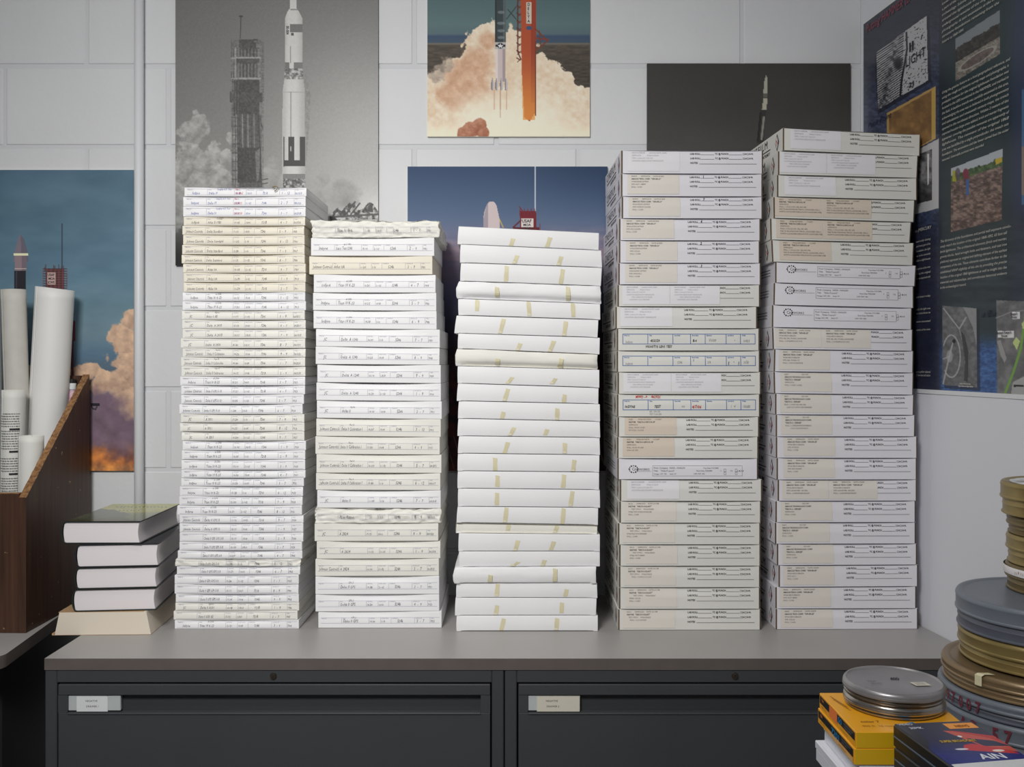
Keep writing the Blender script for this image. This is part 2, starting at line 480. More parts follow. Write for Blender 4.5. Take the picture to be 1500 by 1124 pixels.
# ---------------------------------------------------------------- cartons
def carton(name, corners, D, mats, parent, dyf, dzf, crumple=0.0, seed=0, nu=12, nv=5, nw=4, side_mi=None, bulge=0.0, bulge_l=0.0, rim=0.0):
    """corners: TL,TR,BR,BL as local (x,z). front at y=-D/2"""
    TL,TR,BR,BL=corners
    W=TR[0]-TL[0]; H=TL[1]-BL[1]
    eu=.0012/W; ev=.0012/H; ew=.0012/D
    us=[0,eu]+([rim/W] if rim else [])+[i/nu for i in range(1,nu)]+([1-rim/W] if rim else [])+[1-eu,1]
    vs=[0,ev]+[i/nv for i in range(1,nv)]+[1-ev,1]
    ws=[0,ew]+[i/nw for i in range(1,nw)]+[1-ew,1]
    nU,nV,nW=len(us)-1,len(vs)-1,len(ws)-1
    idx={}; V=[]; Fc=[]; mi=[]
    def vid(i,j,k):
        if (i,j,k) in idx: return idx[i,j,k]
        u,v,w=us[i],vs[j],ws[k]
        ex=(i in(0,nU))+(j in(0,nV))+(k in(0,nW)); s=0 if ex<2 else (.3 if ex==2 else .42)
        if s:
            if i==0:u+=eu*s
            elif i==nU:u-=eu*s
            if j==0:v+=ev*s
            elif j==nV:v-=ev*s
            if k==0:w+=ew*s
            elif k==nW:w-=ew*s
        xt=TL[0]+(TR[0]-TL[0])*u; zt=TL[1]+(TR[1]-TL[1])*u
        xb=BL[0]+(BR[0]-BL[0])*u; zb=BL[1]+(BR[1]-BL[1])*u
        x=xb+(xt-xb)*v; z=zb+(zt-zb)*v; y=-D/2+D*w
        z+=dzf(u,v)
        if k==0: y+=dyf(u,v)
        if bulge and i==nU: x+=bulge*math.sin(math.pi*w)*math.sin(math.pi*min(1,v+.15))
        if bulge_l and i==0: x-=bulge_l*math.sin(math.pi*v)*(1-w)
        if crumple:
            q=Vector((x*38+seed*3.1,y*38,z*70)); n=mnoise.noise_vector(q)+.5*mnoise.noise_vector(q*2.3)
            r=abs(mnoise.noise(q*1.3+Vector((5,5,5))))
            k2=crumple
            x+=n.x*k2*(2.0 if i in(0,nU) else .3); z+=n.z*k2*(.9 if j==nV else (.25 if j==0 else .6))
            if k==0: y+=abs(n.y)*k2*1.6-r*k2*1.2
        idx[i,j,k]=len(V); V.append((x,y,z)); return idx[i,j,k]
    def face(a,b,c,d,m): Fc.append((a,b,c,d)); mi.append(m)
    for i in range(nU):
        for j in range(nV):
            face(vid(i,j,0),vid(i+1,j,0),vid(i+1,j+1,0),vid(i,j+1,0),(2 if rim and (us[i+1]<=rim/W+1e-9 or us[i]>=1-rim/W-1e-9) else 0))
            face(vid(i,j,nW),vid(i,j+1,nW),vid(i+1,j+1,nW),vid(i+1,j,nW),1)
        for k in range(nW):
            face(vid(i,nV,k),vid(i+1,nV,k),vid(i+1,nV,k+1),vid(i,nV,k+1),1)
            face(vid(i,0,k),vid(i,0,k+1),vid(i+1,0,k+1),vid(i+1,0,k),1)
    for j in range(nV):
        for k in range(nW):
            face(vid(0,j,k),vid(0,j+1,k),vid(0,j+1,k+1),vid(0,j,k+1),1)
            face(vid(nU,j,k),vid(nU,j,k+1),vid(nU,j+1,k+1),vid(nU,j+1,k),1)
    return mesh(name,V,Fc,mats,parent,mi,smooth=bool(crumple))

class Face:
    """front face of a carton measured in photo pixels; also converts content to local 3D"""
    def __init__(s, c, Yf, D, dyf, dzf):
        k=Yf/F
        xm=(c[0][0]+c[1][0]+c[2][0]+c[3][0])/4; yb=max(c[2][1],c[3][1])
        s.origin=((xm-750)*k, Yf+D/2, HC-(yb-HOR)*k)
        s.loc=[((p[0]-xm)*k, (yb-p[1])*k) for p in c]
        s.W=((c[1][0]-c[0][0])+(c[2][0]-c[3][0]))/2; s.H=((c[3][1]-c[0][1])+(c[2][1]-c[1][1]))/2
        s.D=D; s.dyf=dyf; s.dzf=dzf
    def map(s, p, eps):
        u=p[:,0]/s.W; v=1-p[:,1]/s.H; TL,TR,BR,BL=s.loc
        xt=TL[0]+(TR[0]-TL[0])*u; zt=TL[1]+(TR[1]-TL[1])*u; xb=BL[0]+(BR[0]-BL[0])*u; zb=BL[1]+(BR[1]-BL[1])*u
        dy=np.array([s.dyf(a,b) for a,b in zip(u,v)]); dz=np.array([s.dzf(a,b) for a,b in zip(u,v)])
        return np.c_[xb+(xt-xb)*v, -s.D/2+dy-eps, zb+(zt-zb)*v+dz]
    def lmap(s, p, eps):
        """left side: p x runs back(0)->front(1) times 100, y down in pixels"""
        w=1-p[:,0]/100.0; v=1-p[:,1]/s.H; TL,TR,BR,BL=s.loc
        return np.c_[BL[0]+(TL[0]-BL[0])*v-eps, -s.D/2+s.D*w, BL[1]+(TL[1]-BL[1])*v]

def ss(a,b,x):
    t=min(1,max(0,(x-a)/(b-a))); return t*t*(3-2*t)

def zrows(raw, sc, ox, oy): return [[(ox+p[0]/sc, oy+p[1]/sc) for p in r] for r in raw]

# -------- first stack (thin boxes, leftmost): left x, right x, top, bottom in crop pixels
S1=[]
for (x0,x1,t,b) in [(152,1065,75,137),(145,1063,143,210),(143,1060,218,290),(148,1058,295,356),(138,1050,362,424),(143,1052,430,498),(135,1050,505,570),(133,1055,577,638),(143,1060,645,708),(148,1062,715,779),(148,1060,785,853),(138,1055,859,920),(137,1060,926,992),(135,1057,996,1062)]:
    S1.append((240+x0/5.108,240+x1/5.108,260+t/5.108,260+b/5.108))
for (x0,x1,t,b) in [(123,970,41,98),(127,973,103,164),(113,967,169,229),(128,972,236,292),(117,970,298,356),(118,968,361,423),(110,968,430,487),(118,970,492,550),(118,962,554,615),(105,952,619,682),(115,963,688,742),(108,962,747,803),(120,962,808,866),(128,975,871,932),(122,970,937,996),(120,970,1001,1055)]:
    S1.append((240+x0/4.683,240+x1/4.683,460+t/4.683,460+b/4.683))
for (x0,x1,t,b) in [(115,932,-6,44),(113,922,48,98),(105,918,103,164),(100,912,168,224),(88,910,228,288),(103,920,292,341),(103,918,345,403),(103,917,406,464),(102,910,468,521),(90,910,525,577),(75,893,580,628),(85,897,630,682),(70,888,685,743),(70,887,748,808),(78,890,812,864),(75,890,868,919),(65,883,923,979),(70,888,983,1042)]:
    S1.append((240+x0/4.496,240+x1/4.496,690+t/4.496,690+b/4.496))
S2=[]
for (x0,x1,t,tr,b,br) in [(82,1035,68,66,188,190),(77,1000,197,195,328,325),(67,990,332,334,462,465),(98,1010,472,472,600,603),(92,1015,607,609,735,740),(98,1020,740,745,868,880),(117,1045,876,884,1003,1015)]:
    S2.append((440+x0/5.108,440+x1/5.108,310+t/5.108,310+tr/5.108,310+b/5.108,310+br/5.108))
for (x0,x1,t,tr,b,br) in [(115,1043,-12,0,115,123),(127,1052,122,128,250,260),(120,1053,257,266,388,395),(122,1057,392,400,518,530),(118,1050,525,534,655,662),(113,1045,660,668,788,795),(118,1053,795,800,928,932),(118,1050,935,938,1062,1064)]:
    S2.append((440+x0/5.108,440+x1/5.108,510+t/5.108,510+tr/5.108,510+b/5.108,510+br/5.108))
for (x0,x1,t,tr,b,br) in [(120,1005,40,42,160,164),(100,998,168,172,274,270),(103,990,279,277,403,400),(117,1003,408,405,530,524),(107,992,534,530,655,650),(108,995,658,655,785,780),(107,993,789,786,908,905),(127,1010,912,908,1028,1026)]:
    S2.append((440+x0/4.887,440+x1/4.887,710+t/4.887,710+tr/4.887,710+b/4.887,710+br/4.887))
S3=[]
def s3(rows,sc,ox,oy):
    for r in rows: S3.append([(ox+r[2*i]/sc,oy+r[2*i+1]/sc) for i in range(4)])
# TL TR BR BL
s3([(117,62,1218,115,1215,245,108,198),(130,205,1233,252,1240,382,125,345),(135,350,1240,388,1232,527,128,487),(120,493,1230,533,1235,664,107,620),(115,630,1228,672,1230,790,118,755),(103,762,1215,797,1208,932,85,893),(113,903,1223,937,1220,1066,108,1018)],5.352,650,320)
s3([(104,6,1152,50,1150,155,92,130),(105,135,1165,164,1165,295,105,260),(105,266,1157,300,1155,416,95,393),(115,398,1170,421,1172,547,108,523),(110,530,1168,552,1172,667,103,655),(113,660,1165,673,1168,799,103,785),(108,790,1167,804,1165,926,105,917),(108,922,1165,932,1165,1060,105,1040)],5.108,650,510)
s3([(105,30,1120,40,1122,162,104,150),(100,160,1107,168,1105,288,92,265),(90,275,1102,292,1100,352,88,342),(108,350,1118,359,1118,477,105,473),(108,480,1117,481,1117,583,110,583),(80,592,1088,588,1088,702,74,700),(92,706,1098,706,1102,811,90,805),(85,812,1095,815,1090,935,80,934),(92,940,1103,939,1103,1050,90,1050)],4.888,650,710)
S4=[]
for (x0,x1,t,b) in [(193,1260,55,207),(193,1258,230,379),(197,1258,400,549),(177,1243,565,713),(177,1238,730,880),(172,1245,898,1047)]:
    S4.append((870+x0/5.108,870+x1/5.108,210+t/5.108,210+b/5.108))
for (x0,x1,t,b) in [(172,1243,38,189),(157,1222,202,354),(167,1240,366,519),(167,1243,532,681),(172,1250,692,847),(168,1243,857,1005)]:
    S4.append((870+x0/5.108,870+x1/5.108,410+t/5.108,410+b/5.108))
for (x0,x1,t,b) in [(115,825,3,99),(114,822,103,207),(115,820,211,312),(127,840,316,420),(125,835,424,528),(118,832,533,636),(123,832,641,743),(122,830,748,851),(123,830,855,960),(118,833,963,1067)]:
    S4.append((870+x0/3.408,870+x1/3.408,610+t/3.408,610+b/3.408))
S5=[]
def s5(rows,sc,ox,oy):
    for r in rows: S5.append([(ox+r[2*i]/sc,oy+r[2*i+1]/sc) for i in range(4)])
s5([(190,43,1202,78,1197,219,190,196),(175,205,1192,233,1185,374,175,349),(175,375,1187,395,1187,533,175,518),(148,532,1172,553,1165,693,150,672),(125,685,1147,711,1137,852,128,828),(133,840,1165,860,1158,1003,140,976)],4.885,1100,180)
s5([(148,18,1047,40,1040,160,148,132),(138,150,1030,172,1030,296,135,272),(128,290,1020,310,1018,430,127,410),(128,432,1025,446,1023,568,132,554),(140,570,1030,582,1027,708,137,696),(137,712,1030,720,1027,844,140,832),(147,850,1033,860,1030,979,147,973),(150,984,1040,988,1038,1113,150,1109)],4.322,1100,380)
s5([(120,102,830,102,830,203,120,200),(122,208,827,210,827,312,122,308),(128,317,827,317,827,419,128,417),(118,423,822,423,822,522,118,521),(115,530,822,530,822,632,115,629),(125,637,828,637,828,738,125,736),(132,744,833,742,833,847,132,846),(118,852,825,850,825,954,118,954),(118,960,833,960,833,1063,118,1062)],3.407,1100,610)

def quad4(x0,x1,tl,tr,bl,br): return [(x0,tl),(x1,tr),(x1,br),(x0,bl)]
S1=[quad4(a,b,t,t,c,c) for a,b,t,c in S1]
S2=[quad4(a,b,t,tr,c,cr) for a,b,t,tr,c,cr in S2]
S4=[quad4(a,b,t,t,c,c) for a,b,t,c in S4]
def settle(S):
    """no box may dip below the top of the one beneath it, and small gaps close up"""
    for i in range(len(S)-1):
        lo=S[i+1]; q=S[i]
        q[2]=(q[2][0], lo[1][1]-.22 ); q[3]=(q[3][0], lo[0][1]-.22)
for S in (S1,S2,S3,S4,S5): settle(S)
for S,Yf in ((S1,2.193),(S2,2.201),(S3,2.175),(S4,2.186),(S5,2.192)):
    q=S[-1]; yb=HOR+F*(.591-.0003)/Yf; q[2]=(q[2][0],yb); q[3]=(q[3][0],yb)

rg=random.Random(5)
# ---- leftmost stack
HC1={}
def who(i):
    if i<=3: return ('Indyne','Delta IV','Langley A.E. Test','blue')
    if i==4: return ('Indyne','Atlas E-1981','TURRET','dark')
    if i<=8: return ('Johnson Controls','Delta Standard','','')
    if i<=11: return ('Johnson Controls','Atlas IIA','','')
    if i<=13: return ('Indyne','Titan IV K-23','# 2306','')
    if i==14: return ('JC','Atlas II AS','Apron','')
    if i<=17: return ('JC','Delta  A 2410','','')
    if i<=20: return ('Johnson Controls','Delta II Calibration','Pad A','')
    if i==21: return ('Indyne','Titan IV K-23','# 2306','')
    if i<=24: return ('Johnson Controls','Delta II GPS II-10','','')
    if i<=27: return ('JC','A 3011','','')
    if i<=35: return ('Indyne','Titan IV K-23','# 2306','')
    if i<=37: return ('Johnson Controls','Delta II GPS II','','')
    if i<=45: return ('','Delta II GPS GPS II-R','','')
    if i==46: return ('JC','Delta II A201','Apron','')
    if i==47: return ('','Delta II A201 B2','','')
    return ('Indyne','Titan IV K-23','# 2306','')
def matfor(i):
    if 4<=i<=11: return 'cream'
    if i in (25,26,27,46,47,41): return 'ivory'
    if 14<=i<=20: return 'ivory'
    return 'white'
NUMS=['0A1018','0A1019','0A1020','0A2018','0A3018','0A3022','0A3015','0A3017']
def form_ink(W,H,hy0,hy1,xs,thin):
    k=Ink()
    k.rect(xs[0],hy0,xs[-1],hy0+thin,ystep=99); k.rect(xs[0],hy1,xs[-1],hy1+thin,ystep=99)
    for x in xs[1:-1]: k.rect(x,hy0,x+thin,hy1)
    for x,t in zip(xs[:-1],['PROD CO','TITLE','CAM ROLL','SHOOT DATE','COMMENTS','LAB ROLL OF','WO#']): k.text(t,x+1.5,hy0+2.0,1.35,ws=.8)
    return k
CN1={'white':'white','cream':'yellowed cream','ivory':'ivory'}
def white_box(i,n,q,Yf,D,info,mk,stackphrase,grp,thickword,thin,extra=''):
    rnd=random.Random(i*7+n); sag=rnd.uniform(.2,.9)*Yf/F*(1 if thin else 1.6); rec=rnd.uniform(.003,.0065)
    side=rnd.uniform(-.35,.35)
    crump=0.0
    if (n==48 and i==41): crump=.0022
    if (n==23 and i in (1,17)): crump=.0034
    def dyf(u,v): return rec*(1-(2*min(1,max(0,u+side*.3))-1)**2)*ss(.45,1,v)
    def dzf(u,v): return -sag*max(0,(1-(2*u-1+side)**2))*max(0,v)**4
    fc=Face(q,Yf,D,dyf,dzf)
    content=info[1].strip()
    lab=f"{thickword} {CN1[mk]} film box{' marked '+' '.join(content.split('  ')[0].split(' GPS')[0].split()[:2]) if content else ''}, {place_word2(i,n)} {stackphrase}"
    if crump: lab=f"crumpled torn ivory film box, {place_word2(i,n)} {stackphrase}"
    r=empty('film_box',fc.origin,math.radians(rnd.uniform(-.35,.35))); tag(r,lab,'film box',grp)
    if crump:
        carton('carton',fc.loc,D,[M[mk],M[mk]],r,dyf,dzf,crump,i,nu=60,nv=12,nw=20)
    else:
        carton('carton',fc.loc,D,[M[mk],M[mk]],r,dyf,dzf,nw=8,bulge=rnd.uniform(0,.004))
    W,H=fc.W,fc.H
    xs=[W*a for a in (.02,.19,.41,.505,.59,.78,.905,.985)]
    if thin: y0,y1=H*.16,H*.84
    else: y0,y1=H*.36,H*.70
    ep=.0004 if not crump else .0045
    lw=.32
    fi=form_ink(W,H,y0,y1,xs,lw); fi.build('printed_form',fc.map,M['form'],r,ep)
    hk=Ink(); h=3.6 if thin else 4.2; by=y1-.9; rr=random.Random(i)
    def hw(t,x,b=by,hh=h,ws=.62): hk.text(t,x,b,hh,shear=.25,ws=ws,jit=.12,rng=rr,spc=.25)
    co,ti,sub,ink=info
    if co: hw(co,xs[0]+(2 if len(co)>6 else 8), ws=.55 if len(co)>8 else .7)
    hw(ti,xs[1]+2, ws=.62 if len(ti)<16 else .5)
    if sub: hw(sub,xs[1]+14,y0+ (1.6 if thin else 1.2),2.6)
    hw(f"{rr.randint(10,19)}-{rr.randint(100,299)}",xs[2]+1,hh=3.0,ws=.55); hw(f"{rr.choice(['2-1-02','3-8-01','10-04','5-16'])}",xs[3]+1,hh=3.0,ws=.55)
    hw(rr.choice(['7246','7246','7218']) if thin else '5246',xs[4]+9)
    hw(f"{(i-1)%9+1}  -  {rr.choice([7,9,12])}",xs[5]+3); hw(NUMS[i%8] if ink!='' or 14<=i<=20 else str(7900+i),xs[6]+.5,hh=3.0,ws=.6)
    hk.build('handwriting',fc.map,M['handblue'] if ink=='blue' else M['hand'],r,ep+.0001)
    if ink=='blue':
        rk=Ink(); rk.text('Mag 1',xs[2]+1,y0+1.2,2.2,shear=.2,ws=.7,jit=.1,rng=rr); rk.text('2 & 18 '+str(rr.randint(10,99)),xs[2]+1,by,3.2,shear=.2,ws=.62,jit=.1,rng=rr)
        rk.build('red_handwriting',fc.map,M['handred'],r,ep+.0001)
    return r
def place_word2(i,n):
    tens={20:'twentieth',30:'thirtieth'}
    if i==1: return 'topmost of'
    if i==n: return 'lowest of'
    if i<=(n+1)//2: return ORD[i]+' from top of'
    return ORD[n-i+1]+' from bottom of'
for i,q in enumerate(S1,1):
    white_box(i,len(S1),q,2.193,.262,who(i),matfor(i),'leftmost stack','thin film boxes in the leftmost stack','thin',True)
# a brown tag end of tape on top of the topmost box
mb=MB(); Yt=2.193
tp=[P(399,275.5,Yt-.003),P(403,273.2,Yt-.002),P(407,274.6,Yt-.004),P(405,278.5,Yt-.005),P(402,280.5,Yt-.004)]
mb.tube([Vector(p)+Vector((0,0,.0006)) for p in tp],.0011,8); mb.tube([P(403,273.2,Yt-.002),P(400,273.5,Yt+.004)],.0013,8)
tag(mb.build('twisted_tape_scrap',mat('brown_old_tape',(150,132,92),.6),smooth=True),'small brown twisted tape scrap stuck on top box of leftmost stack','tape scrap')
# ---- second stack
def who2(i):
    if i==1: return ('','Titan IV B34','','')
    if i==2: return ('Indyne','Static Test 5246','# 5 1999','')
    if i==3: return ('Johnson Controls','Atlas IIA','','')
    if i<=6: return ('Indyne','Titan IV K-23','# 2306','')
    if i<=10: return ('JC','Delta  A 1240','','')
    if i==11: return ('JC','Atlas II','Apron','')
    if i<=15: return ('Johnson Controls','Delta II Calibration I','Pad A','')
    if i==16: return ('JC','Atlas II','','')
    if i==17: return ('','Atlas Kazoo','','')
    if i<=19: return ('JC','A 2624','','')
    if i==20: return ('Johnson Controls','A 2624','','')
    return ('','Delta II GPS','GPS-2','')
def mat2(i):
    if i==3: return 'cream'
    if i in (1,12,13,14,15,17,18,19,20): return 'ivory'
    return 'white'
for i,q in enumerate(S2,1):
    white_box(i,len(S2),q,2.201,.27,who2(i),mat2(i),'second stack from left','thick film boxes in the second stack','thick',False)
# ---- middle stack: blank boxes closed with masking tape; tape: (x top, y top, x bottom, y bottom) in crop px
T3=[[(545,160,530,220),(835,150,812,228)],[(575,292,550,358),(920,300,895,372)],[(492,375,490,498),(932,400,920,518)],[(415,540,422,620),(972,538,975,650)],[(268,632,262,728),(668,652,674,768),(1015,662,1018,775)],[(468,788,450,905),(957,808,950,928)],[(600,980,578,1048),(862,962,830,1055)],
 [(405,80,405,128),(880,80,872,155)],[(515,218,478,268),(838,228,808,272)],[(478,305,455,400),(903,348,898,412)],[(450,478,440,532),(852,452,850,545)],[(528,595,498,658),(775,608,758,655)],[(478,705,455,792),(905,712,903,792)],[(385,822,388,920),(978,838,970,928)],[(405,955,405,1040),(903,948,895,1048)],
 [(385,60,382,150),(925,48,908,158)],[(448,165,442,275),(858,170,852,288)],[(468,292,460,333),(815,300,800,350)],[(532,400,512,480),(788,408,768,472)],[(535,555,492,596),(722,540,705,596)],[(333,642,330,695),(795,598,792,692)],[(388,712,380,802),(882,750,868,804)],[(383,865,375,940),(845,845,845,922)],[(430,960,412,1048),(812,958,805,1045)]]
def c3(i): return (5.352,650,320) if i<=7 else ((5.108,650,510) if i<=15 else (4.888,650,710))
for i,q in enumerate(S3,1):
    rnd=random.Random(i*11); Yf=2.175; D=.275; n=len(S3)
    puffy=i in (4,8,21); rec=.0008; gz=.75*Yf/F
    def dyf(u,v,puffy=puffy,i=i):
        b=-.0015*math.sin(math.pi*min(1,max(0,v)))*(2.2 if puffy else 1)
        if i in (4,8): b+=.009*ss(.35,0,v)*ss(0,.1,u) - .002*math.sin(u*9)
        if i==18: b+=.007
        if i==21: b-=.004
        return b
    def dzf(u,v,gz=gz): return gz*ss(.03,.05,u)*ss(.97,.95,u)*max(0,1-v)**6
    fc=Face(q,Yf,D,dyf,dzf)
    mk='ivory' if i in (18,8) else 'white'
    desc={4:'blank white film box with buckled front panel',8:'blank puffy off-white film box with bulging left corner',18:'blank dingy film box set back in shade',21:'blank white film box jutting out at left'}.get(i,'blank white film box sealed with masking tape')
    if i==5: desc='blank white film box with three masking tape strips'
    r=empty('taped_film_box',fc.origin,math.radians(rnd.uniform(-.3,.3)))
    tag(r,f"{desc}, {place_word2(i,n)} middle stack",'film box','blank taped film boxes in the middle stack')
    carton('carton',fc.loc,D,[M[mk],M[mk]],r,dyf,dzf,crumple=(.0009 if puffy else 0),seed=i,nu=24,nv=8,nw=8,bulge_l=(.004 if puffy else .0005))
    sc,ox,oy=c3(i)
    for (xa,ya,xb,yb) in T3[i-1]:
        a=(ox+xa/sc,oy+ya/sc); b=(ox+xb/sc,oy+yb/sc); L=q[0]
        def loc(p):
            u=(p[0]-(q[0][0]+q[3][0])/2)/fc.W
            yt=q[0][1]+(q[1][1]-q[0][1])*u; ybm=q[3][1]+(q[2][1]-q[3][1])*u
            return u*fc.W, (p[1]-yt)/(ybm-yt)*fc.H
        A=loc(a); B=loc(b); B=(B[0],min(B[1],fc.H*.985)); A=(A[0],max(A[1],fc.H*.02))
        k=Ink(); w=3.2; nseg=5; V=[]
        for t in range(nseg+1):
            f=t/nseg; x=A[0]+(B[0]-A[0])*f; y=A[1]+(B[1]-A[1])*f; ww=w*(1+.08*math.sin(7*f+i))
            V+=[(x-ww,y-(.6 if t==0 else 0)),(x+ww,y+(.5 if t==0 else 0))]
        k._add(V,[(2*t,2*t+2,2*t+3,2*t+1) for t in range(nseg)])
        tb=k.build('masking_tape',fc.map,M['tape'],r,.0005 if not puffy else .0022)
        if rnd.random()<.55 and i not in (4,):
            k=Ink(); k.poly([(B[0]-2.4,B[1]-4.2),(B[0]-3.0,B[1]-.3),(B[0]+2.6,B[1]-.2),(B[0]+1.9,B[1]-3.1)])
            k.build('folded_tape_end',fc.map,M['tape2'],tb,.0011 if not puffy else .003)
    # tuck tabs showing at the bottom corners
    for sgn,u0 in ((1,.0),(-1,1.0)):
        k=Ink(); W=fc.W; x=u0*W; H=fc.H
        k.poly([(x+sgn*.4,H-3.0),(x+sgn*.4,H-.3),(x+sgn*(6+rnd.uniform(-1,2)),H-.3),(x+sgn*8.5,H-1.5)][::sgn])
        k.build('tuck_tab',fc.map,M['white'],r,.0014 if not puffy else .003)
# ---------------------------------------------------------------- the two stacks of laboratory film boxes
def right_print(k, W, y):
    x0=W*.485
    for j in range(2):
        yy=y+j*6.75
        x=k.text('LAB ROLL',x0,yy,2.6,bold=True,ws=.95)
        k.rect(x+.5,yy-.1,x0+W*.17,yy+.35,ystep=99)
        x=k.text('TC @ PUNCH',x0+W*.175,yy,2.6,bold=True,ws=.86)
        k.rect(x+.4,yy-.1,x0+W*.365,yy+.35,ystep=99)
        k.frame(x0+W*.37,yy-2.2,x0+W*.37+2.6,yy+.3,.35); x=k.text('24',x0+W*.384,yy,2.2,bold=True,ws=.85)
        k.frame(x+.5,yy-2.2,x+3.1,yy+.3,.35); k.text('30 FR.',x+3.6,yy,2.2,bold=True,ws=.8)
    yy=y+13.6
    k.text('NOTES',x0,yy,2.6,bold=True,ws=.95); k.rect(x0+W*.063,yy-.1,W*.952,yy+.35,ystep=99)

def lines(k,kb,x,y,rows,h=2.0,dy=3.9):
    for j,(t,b,dx) in enumerate(rows):
        (kb if b else k).text(t,x+dx,y+j*dy,h*(1.06 if b else 1),bold=b,ws=.92 if not b else .95)

def faint_rows(rnd,two=False):
    return [('DELTA II KEPLER      LAUNCH DATE: 3/6/09',False,0),('35MM DCN          WO# A1102',False,0),('ITEM: 1.2-016,017,018',False,0),('LOCATION: BLDG ROOF THEODOLITE',False,0)]

